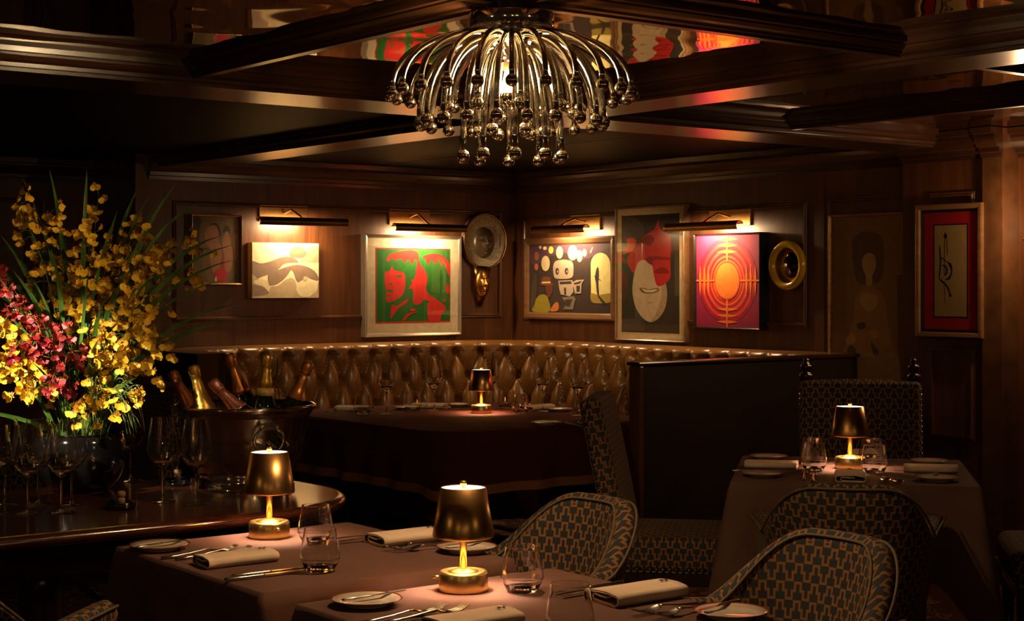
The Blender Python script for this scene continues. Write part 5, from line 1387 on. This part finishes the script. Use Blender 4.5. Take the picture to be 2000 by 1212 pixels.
# ---- oval ochre mirror
lc, w_, h_, rz_ = place('R', 1499, 1567, 469, 567, 0.05)
om = thing('oval_mirror', 'small oval mirror in a fat glossy ochre ring', 'mirror', lc, rz_)
tr_ = 0.022; ax_, az_ = w_ / 2 - tr_ * 0.8, h_ / 2 - tr_
put('ring', MB().tube([(ax_ * math.cos(t), -0.030, az_ * math.sin(t)) for t in [2 * PI * i / 64 for i in range(64)]], tr_, 16, loop=True).mesh('mirror_ring', [plain('ochre_glaze', (0.52, 0.30, 0.010), 0.10, 0, 0.08, 10, coat=0.8)]), om)
put('mirror_glass', MB().lathe([(0, 0.022), (1, 0.022), (1, 0.004), (0, 0.004)], 48, T=Rx @ Matrix.Diagonal((ax_, az_, 1, 1))).mesh('mirror_glass', [plain('smoked_mirror', (0.5, 0.42, 0.33), 0.03, 1.0, 0.05, 3)]), om)
# ---- picture lights
def picture_light(label, side, plate, tubec, plen, tlen, out=0.17, dim=1.0):
    pc = onwall(*plate, side, 0.012); rz = TH if side == 'L' else TH - PI / 2
    X = Vector((math.cos(rz), math.sin(rz), 0)); Yv = Vector((-math.sin(rz), math.cos(rz), 0))
    root = pc + Yv * 0.012
    t = thing('picture_light', label, 'wall light', root, rz, 'brass picture lights')
    put('backplate', MB().box(-plen / 2, plen / 2, -0.016, -0.001, -0.052, 0.052, bev=0.003).mesh('pl_plate', [M['brass_dark']]), t)
    q = onwall(*tubec, side, out); dx = (q - root).dot(X); dz = q.z - root.z
    put('arm', MB().tube([(0.0, -0.012, 0.0), (dx * 0.3, -out * 0.5, 0.022), (dx * .7, -out * .85, dz + 0.045), (dx, -out, dz + 0.022)], 0.007, 8).mesh('pl_arm', [M['brass_dark']]), t)
    n = 14; vs = []
    for s in (-tlen / 2, tlen / 2):
        for r in (0.030, 0.0275):
            for k in range(n + 1):
                a_ = math.radians(-60) + math.radians(205) * k / n     # opening faces down and to the wall
                vs.append((dx + s, -out - r * math.sin(a_ - math.radians(10)) * 1.0 + 0.0, dz + r * math.cos(a_ - math.radians(10))))
    m = n + 1; fs = []
    for k in range(n):
        fs.append((k, k + 1, 2 * m + k + 1, 2 * m + k)); fs.append((m + k + 1, m + k, 3 * m + k, 3 * m + k + 1))
    for b0 in (0, 2 * m):
        for k in range(n): fs.append((b0 + k, b0 + m + k, b0 + m + k + 1, b0 + k + 1))
    for k in (0, n): fs.append((k, 2 * m + k, 3 * m + k, m + k))
    sh = put('tube_shade', MB().add(vs, fs).mesh('pl_shade', [M['brass_dark']]), t)
    for s in (-1, 1):
        put('end_ring', MB().tube([(dx + s * tlen / 2, -out - 0.029 * math.sin(math.radians(-70 + 205 * k / 12)), dz + 0.029 * math.cos(math.radians(-70 + 205 * k / 12))) for k in range(13)], 0.0028, 6).mesh('pl_ring', [M['brass_dark']]), sh)
    put('bulb_tube', MB().tube([(dx - tlen * .42, -out + 0.004, dz + 0.006), (dx + tlen * .42, -out + 0.004, dz + 0.006)], 0.007, 8).mesh('pl_bulb', [M['pic_bulb']]), t)
    light('AREA', 'picture_light_glow', (dx, -out + 0.014, dz - 0.012), L_PIC * dim, (1.0, 0.66, 0.33), parent=t, rot=(math.radians(34), 0, 0), shape='RECTANGLE', size=tlen * 0.92, size_y=0.03)
    return t
picture_light('brass picture light above the cream abstract canvas', 'L', (554, 417), (592, 434), 0.34, 0.62)
picture_light('brass picture light above the green and red print', 'L', (800, 424), (840, 446), 0.32, 0.56)
picture_light('brass picture light above the robot painting', 'R', (1143, 434), (1093, 449), 0.30, 0.54, dim=0.75)
picture_light('brass picture light above the orange ring print', 'R', (1425, 424), (1372, 443), 0.34, 0.60)
# ---- wall sconce just beyond the pilaster
p = rp(6.66, 4.42)
sc_ = thing('wall_sconce', 'brass wall sconce with candle cup beyond the pilaster', 'wall light', (p.x, p.y, 1.66), TH - PI / 2)
put('backplate', MB().box(-0.05, 0.05, -0.02, 0.036, -0.09, 0.09, bev=0.004).mesh('sconce_plate', [M['brass_dark']]), sc_)
put('arm', MB().tube([(0, -0.01, -0.03), (0, -0.16, -0.06), (0, -0.22, -0.04), (0, -0.24, 0.0)], 0.008, 8).mesh('sconce_arm', [M['brass_dark']]), sc_)
put('candle_cup', MB().lathe([(0.0, 0.0), (0.018, 0.0), (0.026, 0.012), (0.024, 0.014), (0.0, 0.004)], 28).mesh('sconce_bowl', [M['brass_dark']]), sc_, loc=(0, -0.24, 0.0))
light('POINT', 'sconce_glow', (0, -0.24, 0.09), L_SCONCE, (1.0, 0.60, 0.30), 0.03, sc_)
# ---- small ceiling spotlights: one on the orchids, two added behind the beams to brighten the booth, five added for glints
def ceiling_spot(label, sp, tgt, power, size, col, blend=0.6):
    sd = thing('ceiling_spot', label, 'spotlight', (sp.x, sp.y, CEIL))
    part('can', 'spot_can', lambda: MB().lathe([(0, 0), (0.035, 0), (0.035, -0.05), (0.031, -0.05), (0.029, -0.01), (0, -0.01)], 24), M['ebony'], sd)
    part('trim_ring', 'spot_ring', lambda: MB().lathe([(0.031, -0.052), (0.038, -0.052), (0.038, -0.046), (0.031, -0.046)], 24, closed=True), M['brass_dark'], sd)
    q_ = (tgt - sp).to_track_quat('-Z', 'Y').to_euler()
    light('SPOT', 'spot_glow', (0, 0, sp.z - CEIL), power, col, 0.02, sd, q_, spot_size=math.radians(size), spot_blend=blend)
ceiling_spot('small dark ceiling spotlight trained on the orchids', Vector((-2.35, 3.55, 2.12)), Vector((VC.x - 0.04, VC.y - 0.18, 1.14)), L_SPOT, 18, (1.0, 0.84, 0.62), 0.8)
p = rp(4.60, 5.60); q = rp(5.15, 8.45)
ceiling_spot('added fill spotlight hidden behind the beams, brightening the sofa under the prints', Vector((p.x, p.y, 2.15)), Vector((q.x, q.y, 0.98)), L_BOOTH, 46, (1.0, 0.66, 0.34), 1.0)  # added spot, kept out of view, to brighten the leather
p = rp(4.72, 5.52); q = rp(6.45, 7.35)
ceiling_spot('added fill spotlight hidden behind the beams, brightening the egg photograph', Vector((p.x, p.y, 2.15)), Vector((q.x, q.y, 1.40)), L_BOOTH * 4.5, 28, (1.0, 0.66, 0.34), 1.0)  # added spot, kept out of view, to brighten the egg picture
for x, y, lab in ((-1.5, -0.6, 'added unseen glint light above the aisle before the sideboard'), (1.2, -0.9, 'added unseen glint light above the aisle before the tables'), (2.7, 1.6, 'added unseen glint light toward the near end of the right wall'), (-2.9, 1.9, 'added unseen glint light at the far end of the sideboard'), (0.2, -1.9, 'added unseen glint light furthest from the booth')):
    ceiling_spot(lab, Vector((x, y, 2.13)), Vector((x * 0.5, y + 2.2, 0.4)), 7.0, 130, WARM, 0.6)  # added lights outside the view, placed for glints on the glassware
